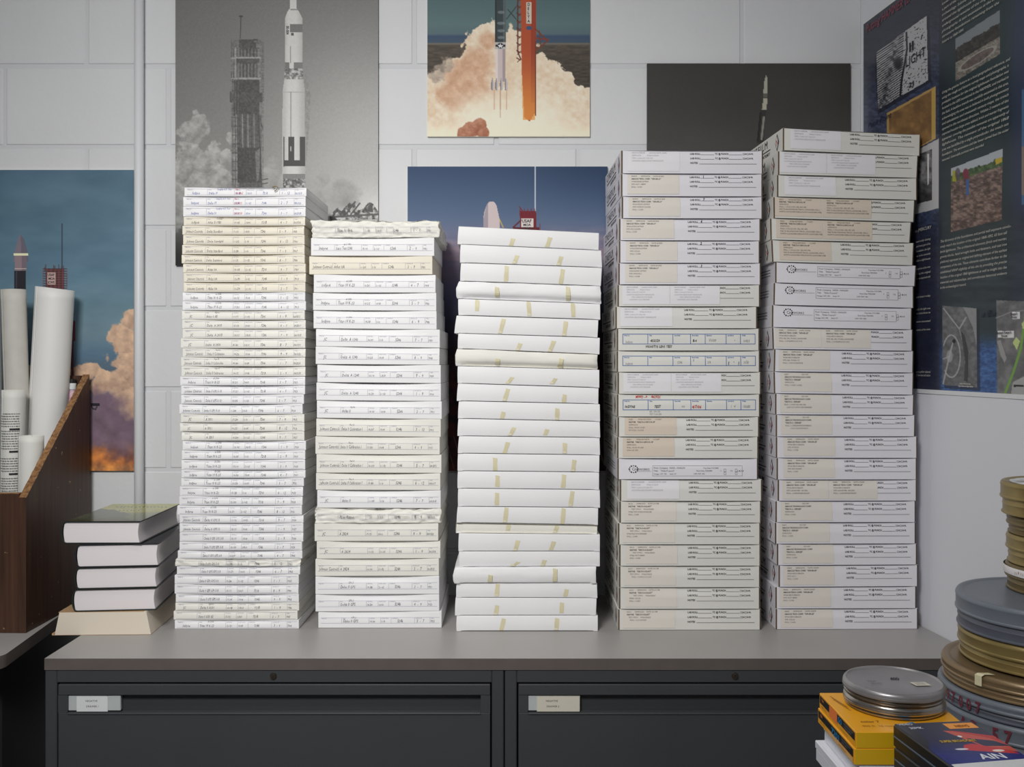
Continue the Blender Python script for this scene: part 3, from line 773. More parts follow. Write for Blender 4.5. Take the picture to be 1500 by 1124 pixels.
def cine_box(i,n,q,Yf,D,stack,kind,mk,info,grp,yaw=0.0):
    ru=.0036/(abs(q[1][0]-q[0][0])*Yf/F)*1.25
    def dyf(u,v): return .0048 if ru<u<1-ru else .0
    def dzf(u,v): return 0.0
    rnd=random.Random(i*13+n)
    rec=rnd.uniform(.0015,.004)
    fc=Face(q,Yf,D,dyf,dzf)
    label,rows,extra=info
    r=empty('film_carton',fc.origin,math.radians(yaw+rnd.uniform(-.12,.12))); tag(r,f"{label}, {place_word2(i,n)} {stack}",'film box',grp)
    carton('carton',fc.loc,D,[M[mk],M[mk],M['kraft']],r,dyf,dzf,nw=4,rim=.0036)
    # front flap, set between the cut cardboard edges
    TL,TR,BR,BL=fc.loc; m=.0036
    def fl(u,v): return rec*(1-(2*u-1)**2)*ss(.5,1,v)-.0016
    fz=lambda u,v: -.0006*ss(.8,1,v)*(1-(2*u-1)**4)
    lc=[(TL[0]+m,TL[1]-.0012),(TR[0]-m,TR[1]-.0012),(BR[0]-m,BR[1]+.0006),(BL[0]+m,BL[1]+.0006)]
    # flap as a thin bent slab
    us=[j/26 for j in range(27)]; vs=[0,.3,.5,.56,.62,.68,.74,.8,.85,.9,.95,1]; V=[]; Fc=[]
    def pt(u,v,b):
        xt=lc[0][0]+(lc[1][0]-lc[0][0])*u; zt=lc[0][1]+(lc[1][1]-lc[0][1])*u; xb=lc[3][0]+(lc[2][0]-lc[3][0])*u; zb=lc[3][1]+(lc[2][1]-lc[3][1])*u
        return (xb+(xt-xb)*v, -D/2+(fl(u,v) if not b else 0.0004), zb+(zt-zb)*v+fz(u,v))
    nu=len(us); 
    for b in (0,1):
        for v in vs:
            for u in us: V.append(pt(u,v,b))
    nn=nu*len(vs)
    for j in range(len(vs)-1):
        for a in range(nu-1):
            Fc.append((j*nu+a,j*nu+a+1,(j+1)*nu+a+1,(j+1)*nu+a))
    ring=[a for a in range(nu)]+[j*nu+nu-1 for j in range(1,len(vs))]+[(len(vs)-1)*nu+a for a in range(nu-2,-1,-1)]+[j*nu for j in range(len(vs)-2,0,-1)]
    for a,b in zip(ring,ring[1:]+ring[:1]): Fc.append((b,a,a+nn,b+nn))
    flap=mesh('front_flap',V,Fc,M[mk],r)
    Wm=TR[0]-TL[0]; Hm=TL[1]-BL[1]
    fc.dyf=lambda u,v: fl(min(1,max(0,(u*Wm-m)/(Wm-2*m))),min(1,max(0,(v*Hm-.0006)/(Hm-.0018))))
    W,H=fc.W,fc.H
    k=Ink()
    top=5.9 if H>29 else 5.2
    if kind in ('abacus','faint','faint2','tan','tan2','abacus2','kepler','glast'):
        right_print(k,W,top); k.build('printed_form',fc.map,M['print'],flap,.0006)
        sm={'abacus':'stick_c','abacus2':'stick_c','kepler':'stick_c','glast':'stick_c','tan':'stick_t','tan2':'stick_t','faint':'stick_w','faint2':'stick_w'}[kind]
        spans=[(.035,.40)]
        if kind in('faint2','abacus2','tan2'): spans=[(.025,.355),(.36,.705)]
        dx=rnd.uniform(-.015,.02)*W
        for a,b in spans:
            s=Ink(); s.rect(W*a+dx,H*.04,W*b+dx,H*.90,step=7,ystep=1.6); st=s.build('sticker',fc.map,M[sm],flap,.0009)
            kk=Ink(); kb=Ink(); hh=1.95 if kind!='faint2' else 1.7
            lines(kk,kb,W*a+dx+6,4.6,rows,hh,(3.95 if len(rows)<=5 else 3.6))
            im=M['faint'] if 'faint' in kind else M['stickink']
            kk.build('sticker_lettering',fc.map,im,st,.0012)
            kb.build('bold_sticker_lettering',fc.map,M['print'],st,.0012)
    elif kind=='blue':
        xs=[W*a for a in (.043,.217,.392,.515,.617,.763,.863,.965)]; y0,y1=H*.235,H*.68
        k.rect(xs[0],y0,xs[-1],y0+.8,ystep=99); k.rect(xs[0],y1,xs[-1],y1+.8,ystep=99)
        for x in xs: k.rect(x-.4,y0,x+.4,y1+.8,ystep=3)
        for x,t in zip(xs[:-1],['Prod. Co.','Title:','Cam Rolls.','Shoot Date.','Elements.','Lab Roll of','WO#:']): k.text(t,x+2,y0+3.2,1.7,bold=True,ws=.85)
        k.build('printed_form',fc.map,M['blueform'],flap,.0005)
        hk=Ink(); rr=random.Random(i)
        for (t,x,y,h,b) in extra.get('pen',[]): hk.text(t,x*W,y*H,h,shear=.15,ws=.72,jit=.1,rng=rr,spc=.3,bold=b)
        hk.build('marker_writing',fc.map,M['marker'],flap,.0008)
        fk=Ink()
        for (t,x,y,h) in extra.get('pencil',[]): fk.text(t,x*W,y*H,h,shear=.25,ws=.6,jit=.12,rng=rr,spc=.2)
        fk.build('pencil_writing',fc.map,M['faint'],flap,.0008)
        rk=Ink()
        for (t,x,y,h) in extra.get('red',[]): rk.text(t,x*W,y*H,h,shear=.2,ws=.75,jit=.1,rng=rr,spc=.3,bold=True)
        if extra.get('red'): rk.build('red_marker_writing',fc.map,M['redmark'],flap,.0008)
    elif kind=='works':
        f=0.0 if i!=15 else .18
        yo=H*(.16+f); x0=W*.30 if i!=15 else W*.25
        s=Ink(); s.rect(W*.06,H*.02 if not f else H*.2,W*.96,H*.93); 
        k.frame(x0,yo,W*.885,yo+H*.50,.3)
        k.text('Prod. Company:  NASA / ANALEX',x0+1.8,yo+4.4,2.3,ws=.95); k.text('Title:    "Delta II Launch"',x0+1.8,yo+8.6,2.2,ws=.95)
        k.text('Footage 1347 / 700       Stock: 7/7',x0+1.8,yo+13,1.8,ws=.9)
        k.text('Prep Date: 9-27-2006',x0+W*.36,yo+4.4,1.9,ws=.9); k.text('Shoot Date: 9/20/2006',x0+W*.31,yo+8.4,1.9,ws=.9); k.text('CAM: 7357 / 852',x0+W*.29,yo+12.8,1.8,ws=.9)
        for a in (.505,.585): k.frame(x0+W*a,yo+4.6,x0+W*a+3,yo+9,.3); k.frame(x0+W*a,yo+9,x0+W*a+3,yo+13.4,.3)
        k.text('C',x0+W*.48,yo+8.4,1.9); k.text('S16',x0+W*.55,yo+8.4,1.9); k.text('1, M, 3, E',x0+W*.60,yo+8.6,2.0,ws=.85,bold=True)
        cxp,cyp=W*.115,yo+5.0
        for j in range(12):
            a=j/12*2*math.pi; k.disc(cxp+6.2*math.cos(a),cyp+5.0*math.sin(a),.9 if j%2 else 1.2,8)
        k.text('C',cxp-2.2,cyp+2,4.2,ws=.9); k.text('INEWORKS',cxp+1.4,cyp+2,3.1,ws=.95); k.rect(cxp+5,cyp+3.2,x0-2,cyp+3.5,ystep=99)
        k.build('printed_label',fc.map,M['print'],flap,.0005)
    # pen digit on the LAB ROLL line
    if extra.get('digit'):
        hk=Ink(); hk.text(extra['digit'],W*.575,top-.2,3.8,shear=.2,ws=.8,bold=True); hk.build('pen_digit',fc.map,M['marker'],flap,.0010)
    # print on the left side panel
    k=Ink(); kr=Ink()
    if kind=='works':
        for j in range(3): k.rect(35,H*.3+j*4.2,88,H*.3+j*4.2+.8,ystep=99)
    else:
        k.poly([(88,H*.1),(83.5,H*.5),(88,H*.9),(92.5,H*.5)]);
        k.text('CINEFILM',12,H*.46,H*.34,ws=.62,spc=1.6)
        k.rect(14,H*.58,72,H*.62,ystep=99)
        k.text('LABORATORY',36,H*.84,H*.13,ws=.9,bold=True)
        kr.poly([(88,H*.2),(84.6,H*.5),(88,H*.8),(91.4,H*.5)])
        k2=Ink(); k2.poly([(88,H*.3),(85.8,H*.5),(88,H*.7),(90.2,H*.5)]); k2.build('side_logo_centre',fc.lmap,M[mk],r,.0014)
        kr.build('side_logo',fc.lmap,M[mk] ,r,.0010)
        k3=Ink(); k3.text('N',86.6,H*.63,H*.24,ws=.6); k3.build('side_logo_letter',fc.lmap,M['redprint'],r,.0017)
    k.build('side_lettering',fc.lmap,M['print'],r,.0007)
    return r

def ab(site,roll,code='GPS-IIR-21',wo='DD505-2679029',date='8/18/05',pre='DH3V0'):
    return [(f'{pre}        35MM-DCN      DATE: {date}',False,0),(f'ABACUS TECH. CORP.  "{code}"',True,0),(f'WO# {wo}',False,0),(f'SITE: {site}',False,0),(f'ROLL: {roll}',False,0)]
def gl(rows): return [('02121       35MM-DCN     DATE: 6/11/08',False,0),('INDYNE   "DELTA II-GLAST"',True,0)]+rows
def kp(rows): return [('02671                          03/11/09',False,0),('ABACUS TECHNOLOGY CORP.',True,0),('"DELTA 2 - KEPLER"',True,0)]+rows
def tn(rows): return [('02421          WO# NDYNE18        11/14/07',False,0),('INDYNE   "DELTA II GPS II R-18"',True,0),('35MM-DCN',False,0)]+rows
FA=[('DELTA II KEPLER        LAUNCH DATE: 3/6/09',False,0),('35MM DCN            WO# A1102-01',False,0),('ITEM: 1.2-016, 017, 018, 019',False,0),('LOCATION: BLDG ROOF THEODOLITE',False,0)]
FB=FA+[('            ITEM: 35MM DCN STD MODE',False,0),('      LOCATION: UCS-2 TRACKER',False,0)]
ST4='fourth stack'; ST5='rightmost stack'
I4=[]
I4.append(('faint','cine',('white film carton with faded white sticker',FA,{})))
for d,site,roll,w in (('1','NCT-1 BERM','1.2-022','one'),('7','PATRICK DOAMS','1.2-023','seven'),('4','KSC DOAMS','1.2-027','four'),('2','UCS-26','1.2-024','two'),('3','APACHE-2','1.2-026','three')):
    I4.append(('abacus','cine',(f'white film carton, cream sticker, penned numeral {w}',ab(site,roll),{'digit':d})))
I4.append(('faint2','cine2',('off-white film carton with two faded white stickers',FB,{})))
I4.append(('faint','cine2',('off-white film carton with one faded sticker',FA,{})))
I4.append(('blue','cine2',('carton, blue form, marker VIGNETTE LENS TEST',[],{'pen':[('452329',.235,.60,3.9,True),('8-4',.53,.60,3.6,True),('-',.82,.56,3.2,True),('VIGNETTE LENS TEST',.20,.86,3.5,True)],'pencil':[('Indyne',.06,.66,4),('Vision',.64,.58,4.5),('10439',.88,.62,4)]})))
I4.append(('blue','cine2',('white film carton, blue form with empty title cell',[],{'pen':[('I',.775,.66,5,True),('-',.812,.56,3.2,True),('I',.845,.66,5,True)],'pencil':[('Indyne',.06,.66,4),('5246',.42,.6,4),('8',.53,.5,4),('5/4',.63,.6,4),('1058',.88,.6,4)]})))
I4.append(('faint2','cine2',('scuffed white film carton with two faded stickers',FB,{})))
I4.append(('blue','cine2',('white film carton, blue form, red marker numbers',[],{'pen':[('INDYNE',.055,.6,3.6,True),('TEST',.26,.6,3.6,True),('-',.815,.56,3.2,True)],'pencil':[('n/a',.45,.58,3.6),('1   1',.79,.6,4),('105685',.875,.6,3.8),('400 - film 206',.225,.80,2.6),('TEST 1 roll 206',.225,.92,2.6)],'red':[('MWO ->    442925',.13,.17,3.8),('4/7/06',.522,.62,4.4)]})))
I4.append(('tan','cine2',('off-white film carton with tan sticker',tn([('ROLL: 1H120 1.2-024',False,0),('R/V: ROLL 19.2-018',False,0)]),{})))
I4.append(('tan','cine2',('off-white film carton with tan sticker, under its twin',tn([('ROLL: 1H120 19.2-001',False,0),('UCS-2 AT CPS',False,0)]),{})))
I4.append(('works','cine',('white film carton with dotted ring logo and form',[],{})))
I4.append(('faint','cine2',('off-white film carton, faded sticker, below ring logo carton',FA,{})))
for rows in ([('      TEST O7N11    WO# 502428',False,0),('SITE# TOP OF BLOCKHOUSE',False,0),('ROLL: 1.2-001',False,0)],[('      TEST O7N11    WO# 502623',False,0),('SITE# PAD B-70 DEGREES',False,0),('ROLL: 1.2-002',False,0)],[('      TEST O7N11    WO# 502623',False,0),('SITE#  NCT1 BERM',False,0),('ROLL: 1.2-022',False,0)],[('   TEST O7N11    WO# 502622',False,0),('       ROLL: 1.2-018,11,12,13,24',False,0)],[('        TEST O7N11    WO# 502627',False,0),('SITE#  UCS-26',False,0),('ROLL: 1.2-024',False,0)],[('   TEST O7N11    WO# 502622',False,0),('      ROLL: 1.2-3,13,4,7,8,9',False,0)]):
    I4.append(('glast','cine2',('off-white film carton with cream sticker',gl(rows),{})))
for i,(q,(kd,mk,info)) in enumerate(zip(S4,I4),1):
    cine_box(i,len(S4),q,2.186,.31,ST4,kd,mk,info,'film cartons in the fourth stack',yaw=(.9 if i<=6 else .2))
G9=lambda site,roll: ab(site,roll,'GPS-IIR-20','AB510-2866276','3/25/09','03645')
I5=[('faint','cine2',('off-white film carton with one faded sticker',FA,{})),('faint2','cine2',('off-white film carton with two faded stickers',FB,{})),('faint','cine2',('off-white film carton, one faded sticker, under two-sticker carton',FA,{}))]
T2=[('ROLL: 1-1/2-2,2.2 001, 002, 007, 009,',False,0),('PAD 70: BLOCKHOUSE TRACK, LAUNCHER, PAD-3',False,0),('NORTH LAUNCHER-WEB & ROOM LAUNCHER-WEB',False,0)]
I5+= [('tan2','cine2',('off-white film carton with two tan stickers',tn(T2),{})),('tan2','cine2',('off-white film carton with two darker tan stickers',tn(T2),{})),('tan','cine2',('off-white film carton with single tan sticker',tn(T2),{}))]
I5+= [('works','cine',('white film carton with dotted ring logo and form',[],{}))]*3
I5+= [('abacus2','cine',('white film carton with two cream stickers',G9('260, 205, 70 DEG, LAUNCHER','1.2-018,009,013,011,012'),{})),('abacus','cine',('white film carton with single cream sticker',G9('260, 70 DEG, VT','1.2-017,014,029,018'),{}))]
I5+= [('kepler','cine',('white film carton, short-text cream sticker',kp([('35MM-DCN',False,0),('ROLL: 1.2-001/ 1.2-002',False,0)]),{})),('kepler','cine',('white film carton, cream sticker with pencilled line',kp([('ROLL: 1.2-018, 020, 006, 026,',False,0),('     LAST 5 FT WITH TOP MARKED?',False,0)]),{})),('kepler','cine',('white film carton, cream sticker',kp([('ROLL: 1.2-003,004,007,010,008,010',False,0),('          1.2-011,012,013,014,015',False,0)]),{}))]
I5+= [('abacus','cine',('white film carton, cream sticker',G9('PATRICK','1.2-026'),{})),('abacus','cine',('white film carton, cream sticker',G9('KSC DOAMS','1.2-027'),{})),('abacus2','cine',('white film carton, two cream stickers',G9('LAUNCHER, 160 DEG','1.2-003,004,005,006,007'),{}))]
I5+= [('kepler','cine',('white film carton, cream sticker',kp([('35MM-DCN',False,0),(f'ROLL: 1.2-0{k}',False,0)]),{})) for k in (22,45,24)]
I5+= [('abacus','cine',('white film carton, cream sticker',G9(a,b),{})) for a,b in (('UCS-1','1.2-023'),('NCT1 BERM','1.2-022'),('UCS-26','1.2-024'))]
for i,(q,(kd,mk,info)) in enumerate(zip(S5,I5),1):
    cine_box(i,len(S5),q,2.192,.295,ST5,kd,mk,info,'film cartons in the rightmost stack',yaw=(3.2 if i==1 else (1.6 if i==2 else 1.0 if i<7 else .5)))
# ---------------------------------------------------------------- left desk
mb=MB()
zt=TOPZ
def onz(px,py,z):      # point of the plane z seen at a photo position
    Y=F*(HC-z)/(py-HOR); return ((px-750)/F*Y, Y)
A=onz(13.6,955,zt); B=onz(86,903,zt)
dx,dy=B[0]-A[0],B[1]-A[1]; L=math.hypot(dx,dy); dx/=L; dy/=L
C0=(A[0]-dx*.045,A[1]-dy*.045)          # sharp corner before rounding
Bk=(A[0]+dx*(YW-.004-A[1])/dy, YW-.004)
rad=.035; px_,py_=-dy,dx                 # direction left along the front edge
fr=(C0[0]+px_*rad,C0[1]+py_*rad); cen=(fr[0]+dx*rad,fr[1]+dy*rad)
pts=[]
a0=math.atan2(fr[1]-cen[1],fr[0]-cen[0]); st=(C0[0]+dx*rad,C0[1]+dy*rad); a1=math.atan2(st[1]-cen[1],st[0]-cen[0])
while a1<a0: a1+=2*math.pi
for k in range(9):
    t=a0+(a1-a0)*k/8; pts.append((cen[0]+rad*math.cos(t),cen[1]+rad*math.sin(t)))
pts=[(XL+.05,C0[1]+py_*(C0[0]-XL)/1.0*0+ (fr[1]-C0[1])/max(1e-6,(C0[0]-fr[0]))*(C0[0]-XL-.05))]+pts+[Bk,(XL+.05,YW-.004)]
dk=empty('desk',(-1.5,2.2,0)); tag(dk,'grey desk with rounded worn corner left of the filing cabinets','desk')
mb.prism([(x+1.5,y-2.2) for x,y in pts], zt-.026, zt, 0)
o=mb.build('desk_top',[M['top'],M['topedge']],dk)
for p in o.data.polygons:
    if abs(p.normal.z)<.5: p.material_index=1
mb=MB(); mb.box(XL+.1+1.5,.03+2.06-2.2,0,-1.075+1.5,YW-.01-2.2,zt-.0263,0,.003); mb.build('pedestal',mat('black_desk_pedestal',(38,38,42),.5),dk)

# ---------------------------------------------------------------- wood-grain bin with rolls
wood=mat('worn_wood_grain_board',(98,58,38),.5)
nt=wood.node_tree; b=nt.nodes['Principled BSDF']; tc=nt.nodes.new('ShaderNodeTexCoord'); mp=nt.nodes.new('ShaderNodeMapping'); mp.inputs['Scale'].default_value=(60,60,3)
n1=nt.nodes.new('ShaderNodeTexNoise'); n1.inputs['Scale'].default_value=1.5; n1.inputs['Detail'].default_value=6; r1=nt.nodes.new('ShaderNodeValToRGB')
r1.color_ramp.elements[0].position=.3; r1.color_ramp.elements[0].color=(*lin((52,32,20)),1); r1.color_ramp.elements[1].position=.75; r1.color_ramp.elements[1].color=(*lin((84,54,36)),1)
nt.links.new(tc.outputs['Object'],mp.inputs['Vector']); nt.links.new(mp.outputs['Vector'],n1.inputs['Vector']); nt.links.new(n1.outputs['Fac'],r1.inputs['Fac'])
n2=nt.nodes.new('ShaderNodeTexNoise'); n2.inputs['Scale'].default_value=55; n2.inputs['Detail'].default_value=3; r2=nt.nodes.new('ShaderNodeValToRGB')
r2.color_ramp.elements[0].position=.70; r2.color_ramp.elements[0].color=(0,0,0,1); r2.color_ramp.elements[1].position=.73; r2.color_ramp.elements[1].color=(1,1,1,1)
nt.links.new(tc.outputs['Object'],n2.inputs['Vector']); nt.links.new(n2.outputs['Fac'],r2.inputs['Fac'])
mx=nt.nodes.new('ShaderNodeMix'); mx.data_type='RGBA'; nt.links.new(r2.outputs['Color'],mx.inputs['Factor']); nt.links.new(r1.outputs['Color'],mx.inputs['A']); mx.inputs['B'].default_value=(*lin((176,140,104)),1)
nt.links.new(mx.outputs['Result'],b.inputs['Base Color'])
chip=mat('raw_particle_board_edge',(168,128,84),.9,bump=.001,bscale=300,c2=(104,66,40),vscale=130)
bin_o=(-1.057,2.159)                     # front right corner on the desk
rz=math.radians(-.45)
bn=empty('magazine_bin',(bin_o[0],bin_o[1],TOPZ+.0004),rz); tag(bn,'worn brown wood-grain bin with sloping side, holding paper rolls','bin')
DB=.318; hf=.303; hb=.558; t=.016; WB=.42
def panel(name,poly,x0,x1,edge_idx):
    """side board: poly in (y,z)"""
    n=len(poly); V=[(x0,y,z) for y,z in poly]+[(x1,y,z) for y,z in poly]
    Fc=[tuple(range(n))[::-1],tuple(range(n,2*n))]+[(i,(i+1)%n,(i+1)%n+n,i+n) for i in range(n)]
    mi=[0,0]+[1 if i in edge_idx else 0 for i in range(n)]
    return mesh(name,V,Fc,[wood,chip],bn,mi)
# sloping edge, chipped: several points along it
def slope_edge():
    pr=random.Random(3); pts=[]
    for k in range(41):
        f=k/40; y=t*.2+(DB-t*.2)*f; z=hf-.006+(hb-hf+.006)*f+pr.uniform(-.0012,.0008); pts.append((y,z))
    return pts
sp=slope_edge()
side=[(0,0),(DB,0)]+sp[::-1]+[(0,hf-.008)]
panel('side_panel',side,-t,0,set(range(2,len(side)-1)))
panel('side_panel',side,-WB,-WB+t,set(range(2,len(side)-1)))
m=MB(); m.box(-WB+t,.0,.0,-t,t,hf,0,.001); 
m.box(-WB+t,.0005,hf,-t,t-.0005,hf+.0012,1); m.build('front_panel',[wood,chip],bn)
m=MB(); m.box(-WB+t,DB-t,.0,-t,DB,hb-.002,0,.001); m.box(-WB+t,t,.004,-t,DB-t,.012,0); m.build('back_panel',[wood,chip],bn)

paper=mat('white_roll_paper',(236,236,234),.55,var=.02,vscale=6)
paper2=mat('grey_roll_paper',(206,204,196),.65,var=.05,vscale=40,bump=.0001,bscale=300)
paper3=mat('off_white_roll_paper',(228,228,222),.6,var=.02)
def roll(name,label,p0,p1,Y0,Y1,r0,r1,m,zbot,group='paper rolls standing in the bin',curl=0.0,ov=1.0):
    """hollow rolled sheet; p0 top pixel centre, p1 a lower pixel centre on its axis"""
    a=Vector(P(p0[0],p0[1],Y0)); b=Vector(P(p1[0],p1[1],Y1)); d=(b-a).normalized()
    Lr=(a.z-zbot)/max(.2,-d.z); b=a+d*Lr
    up=Vector((0,1,0)); u=d.cross(up).normalized(); w=d.cross(u).normalized()
    seg=56; V=[]; rows=26; turns=1.35; tot=int(seg*turns)
    for i in range(rows+1):
        f=i/rows; c=a+d*(Lr*f); r=r0+(r1-r0)*f
        for k in range(tot+1):
            th=2*math.pi*k/seg+2.2; rr=r-(k/seg)*.0016
            z0=0
            if i==0 and curl: z0=curl*(0.5+0.5*math.cos(th-.3))
            V.append(c+u*math.cos(th)*rr+w*math.sin(th)*rr+d*z0)
    Fc=[(i*(tot+1)+k,i*(tot+1)+k+1,(i+1)*(tot+1)+k+1,(i+1)*(tot+1)+k) for i in range(rows) for k in range(tot)]
    o=mesh(name,V,Fc,m,None,smooth=True); md=o.modifiers.new('paper','SOLIDIFY'); md.thickness=.0008; md.offset=-1
    tag(o,label,'paper roll',group)
    return o,(a,b,d,u,w,r0,r1,Lr)
zb=TOPZ+.0004+.0125
roll('paper_roll','tall grey-white paper roll, second from left, leaning slightly right',(20,424.5),(24.5,570),2.395,2.395,.0285,.0285,paper2,zb)
roll('paper_roll','grey-white paper roll cut off by the left edge of the photo',(-24,424),(-21,570),2.41,2.41,.040,.0375,mat('grey_roll_paper_pale',(196,199,202),.6),zb)
roll('paper_roll','fattest and tallest white paper roll, leaning left at its foot',(81.0,421),(71.0,600),2.425,2.422,.0450,.0446,paper,zb,curl=.006)
o,(a,b,d,u,w,r0,r1,Lr)=roll('printed_paper_roll','paper roll printed with rows of small text and black bars',(20.3,571.5),(18.8,700),2.335,2.333,.0265,.0265,paper3,zb)
# rows of fine print wrapped round the roll
k=Ink(); kb=Ink(); rr=random.Random(8)
for row in range(44):
    y=30+row*3.6
    if row%9 in (7,): kb.rect(2.5,y,16,y+2.6,step=2); continue
    if row%9 in (0,8) and rr.random()<.6: continue
    x=-17+rr.uniform(0,8)
    while x<15.5:
        L=rr.uniform(1.2,4.5); k.rect(x,y,min(x+L,16),y+1.1,step=2); x+=L+rr.uniform(.5,1)
def wrap(p,eps):
    s=2.335/F; out=[]
    for x,y in p:
        th=x*s/(r0); rr_=r0+eps
        # facing the camera: -Y direction
        q=a+d*(y*s)+Vector((math.sin(th)*rr_,-math.cos(th)*rr_,0)); out.append(q)
    return out
k.build('fine_print',wrap,mat('roll_fine_print',(120,120,120),.7),o,.0004)
kb.build('black_bars',wrap,M['ink'],o,.0005)
roll('paper_roll','short off-white paper roll at front right of the bin',(46.2,638.5),(45.5,700),2.275,2.274,.0274,.0274,paper3,zb)
# black clip strip glimpsed between rolls
# bottle
bx,by_,_=P(105.5,600,2.448)
bt=empty('pill_bottle',(bx,by_,TOPZ)); tag(bt,'small bottle with pink-red label and white cap inside the bin','bottle')
ztop=HC-(563-HOR)/F*2.448-TOPZ
m=MB(); m.lathe([(0,.0),(.009,.0),(.0095,.002),(.0095,ztop-.040),(.009,ztop-.030),(.008,ztop-.026),(0,ztop-.026)],40); 
m.F=[f for f in m.F]; m.build('bottle_body',mat('bottle_plastic',(196,176,190),.35),bt,smooth=True)
bt.location.z=TOPZ+.0004+.0125; 
m=MB(); m.lathe([(.0098,ztop-.100),(.0098,ztop-.030)],40); m.build('bottle_label',mat('pink_red_label',(206,120,140),.5,c2=(232,222,232),vscale=160),bt,smooth=True)
m=MB(); m.lathe([(.0,ztop-.0255),(.0100,ztop-.0255),(.0102,ztop-.012),(.0100,ztop-.0105),(0,ztop-.0105)],40); m.build('white_cap',mat('cap_white',(230,230,232),.35),bt,smooth=False)
m=MB(); m.lathe([(.0,ztop-.0103),(.0092,ztop-.0103),(.0092,ztop),(0,ztop)],40); m.build('black_top',mat('cap_black',(24,24,26),.4),bt)

# ---------------------------------------------------------------- books
page=mat('book_page_block',(232,226,228),.7)
nt=page.node_tree; b_=nt.nodes['Principled BSDF']; tc=nt.nodes.new('ShaderNodeTexCoord'); mp=nt.nodes.new('ShaderNodeMapping'); mp.inputs['Scale'].default_value=(2,2,900)
nn_=nt.nodes.new('ShaderNodeTexNoise'); nn_.inputs['Scale'].default_value=1.0; bp=nt.nodes.new('ShaderNodeBump'); bp.inputs['Strength'].default_value=.35; bp.inputs['Distance'].default_value=.0006
nt.links.new(tc.outputs['Object'],mp.inputs['Vector']); nt.links.new(mp.outputs['Vector'],nn_.inputs['Vector']); nt.links.new(nn_.outputs['Fac'],bp.inputs['Height']); nt.links.new(bp.outputs['Normal'],b_.inputs['Normal'])
page2=page.copy(); page2.name='yellowed_page_block'; page2.node_tree.nodes['Principled BSDF'].inputs['Base Color'].default_value=(*lin((228,217,200)),1)
cov=mat('dark_green_book_cloth',(34,42,38),.35); covd=mat('dark_blue_black_cover',(36,38,44),.3)
covb=mat('tan_paper_cover',(196,160,120),.5)
def book(label,W,D,z0,z1,loc,yaw,cmat,hard=True,inner=None,group='stacked books'):
    """spine at -x, fore edge at +x, head towards the camera. local origin = front right bottom corner"""
    r=empty('book',(loc[0],loc[1],z0),math.radians(yaw)); tag(r,label,'book',group)
    H=z1-z0; ct=.0024 if hard else .0005; ov=.004 if hard else 0
    # page block with hollow fore edge
    nx=10; prof=[]
    n=9
    V=[]; Fc=[]
    xs0=-W+.007
    ring=[]
    for k in range(n+1):
        f=k/n; z=ct+(H-2*ct)*f; 
        xr=-ov-(.003*math.sin(math.pi*f) if hard else .010*(f)) 
        ring.append((xr,z))
    left=[(xs0-.003*math.sin(math.pi*k/6),ct+(H-2*ct)*k/6) for k in range(7)]
    loop=ring+left[::-1]
    if not hard:
        loop=[(x-.0,z) for x,z in ring]+[(-W+.018*(1-k/6)*0+.004+ (.010*(k/6)),ct+(H-2*ct)*k/6) for k in range(7)][::-1]
    m=MB(); nL=len(loop)
    for y in (ov,D-ov): V+=[(x,y,z) for x,z in loop]
    Fc=[tuple(range(nL)),tuple(range(nL,2*nL))[::-1]]+[(i,i+nL,(i+1)%nL+nL,(i+1)%nL) for i in range(nL)]
    mesh('page_block',V,Fc,page if hard else page2,r)
    m=MB()
    if hard:
        m.box(-W+.010,0,0,0,D,ct,0,.0006); m.box(-W+.010,0,H-ct,0,D,H,0,.0006)
        # rounded spine
        V=[]; seg=10; 
        for y in (0,D):
            for k in range(seg+1):
                a=math.pi/2+math.pi*k/seg; V.append((-W+.010+.010*math.cos(a), y, H/2+H/2*math.sin(a)))
            for k in range(seg,-1,-1):
                a=math.pi/2+math.pi*k/seg; V.append((-W+.010+.0078*math.cos(a), y, H/2+(H/2-ct)*math.sin(a)))
        n2=2*(seg+1); Fq=[]
        for k in range(n2): k2=(k+1)%n2; Fq.append((k,k2,k2+n2,k+n2))
        for k in range(seg): Fq.append((k,n2-1-k,n2-2-k,k+1)); Fq.append((k+n2,k+1+n2,n2-2-k+n2,n2-1-k+n2))
        m.add(V,Fq)
    else:
        # soft cover, slightly flared at left
        V=[]; 
        for y in (0,D):
            for k in range(13):
                f=k/12; x=-W+W*f; V.append((x,y,0.0006+.006*(1-f)**3*0)); 
            
        m.box(-W-.002,0,0,.0,D,.0006,0); m.box(-W+.012,0,H-.0008,-.016,D,H,0)
        m.box(-W-.002+.0,.0,.0006,-W+.003,D,.004,0)
    m.build('cover',[cmat],r)
    if inner: inner(r,W,D,H)
    return r
Yb=2.148
def bz(py): return HC-(py-HOR)/F*Yb
def bx_(px): return (px-750)/F*Yb
zs=[TOPZ+.0005,bz(896),bz(862.5),bz(830.5),bz(796.5),bz(763.5)]
g_='books stacked at the left end of the worktop'
book('thick yellowed paperback with tan cover, lowest in the book stack',.209,.235,zs[0],zs[1],(bx_(221),Yb+.0),2.0,covb,False,group=g_)
book('dark hardcover book with pale pages lying directly on the paperback',bx_(229)-bx_(108.5),.245,zs[1]+.0003,zs[2]-.0002,(bx_(227),Yb+.01),5.5,cov,group=g_)
book('dark hardcover book, middle of the three smaller matching hardcovers',bx_(229.5)-bx_(111),.245,zs[2]+.0001,zs[3]-.0002,(bx_(229.5),Yb+.008),6.0,cov,group=g_)
book('dark hardcover book right under the top yellow-green covered book',bx_(232)-bx_(112.5),.245,zs[3]+.0001,zs[4]-.0002,(bx_(232),Yb+.006),6.0,covd,group=g_)
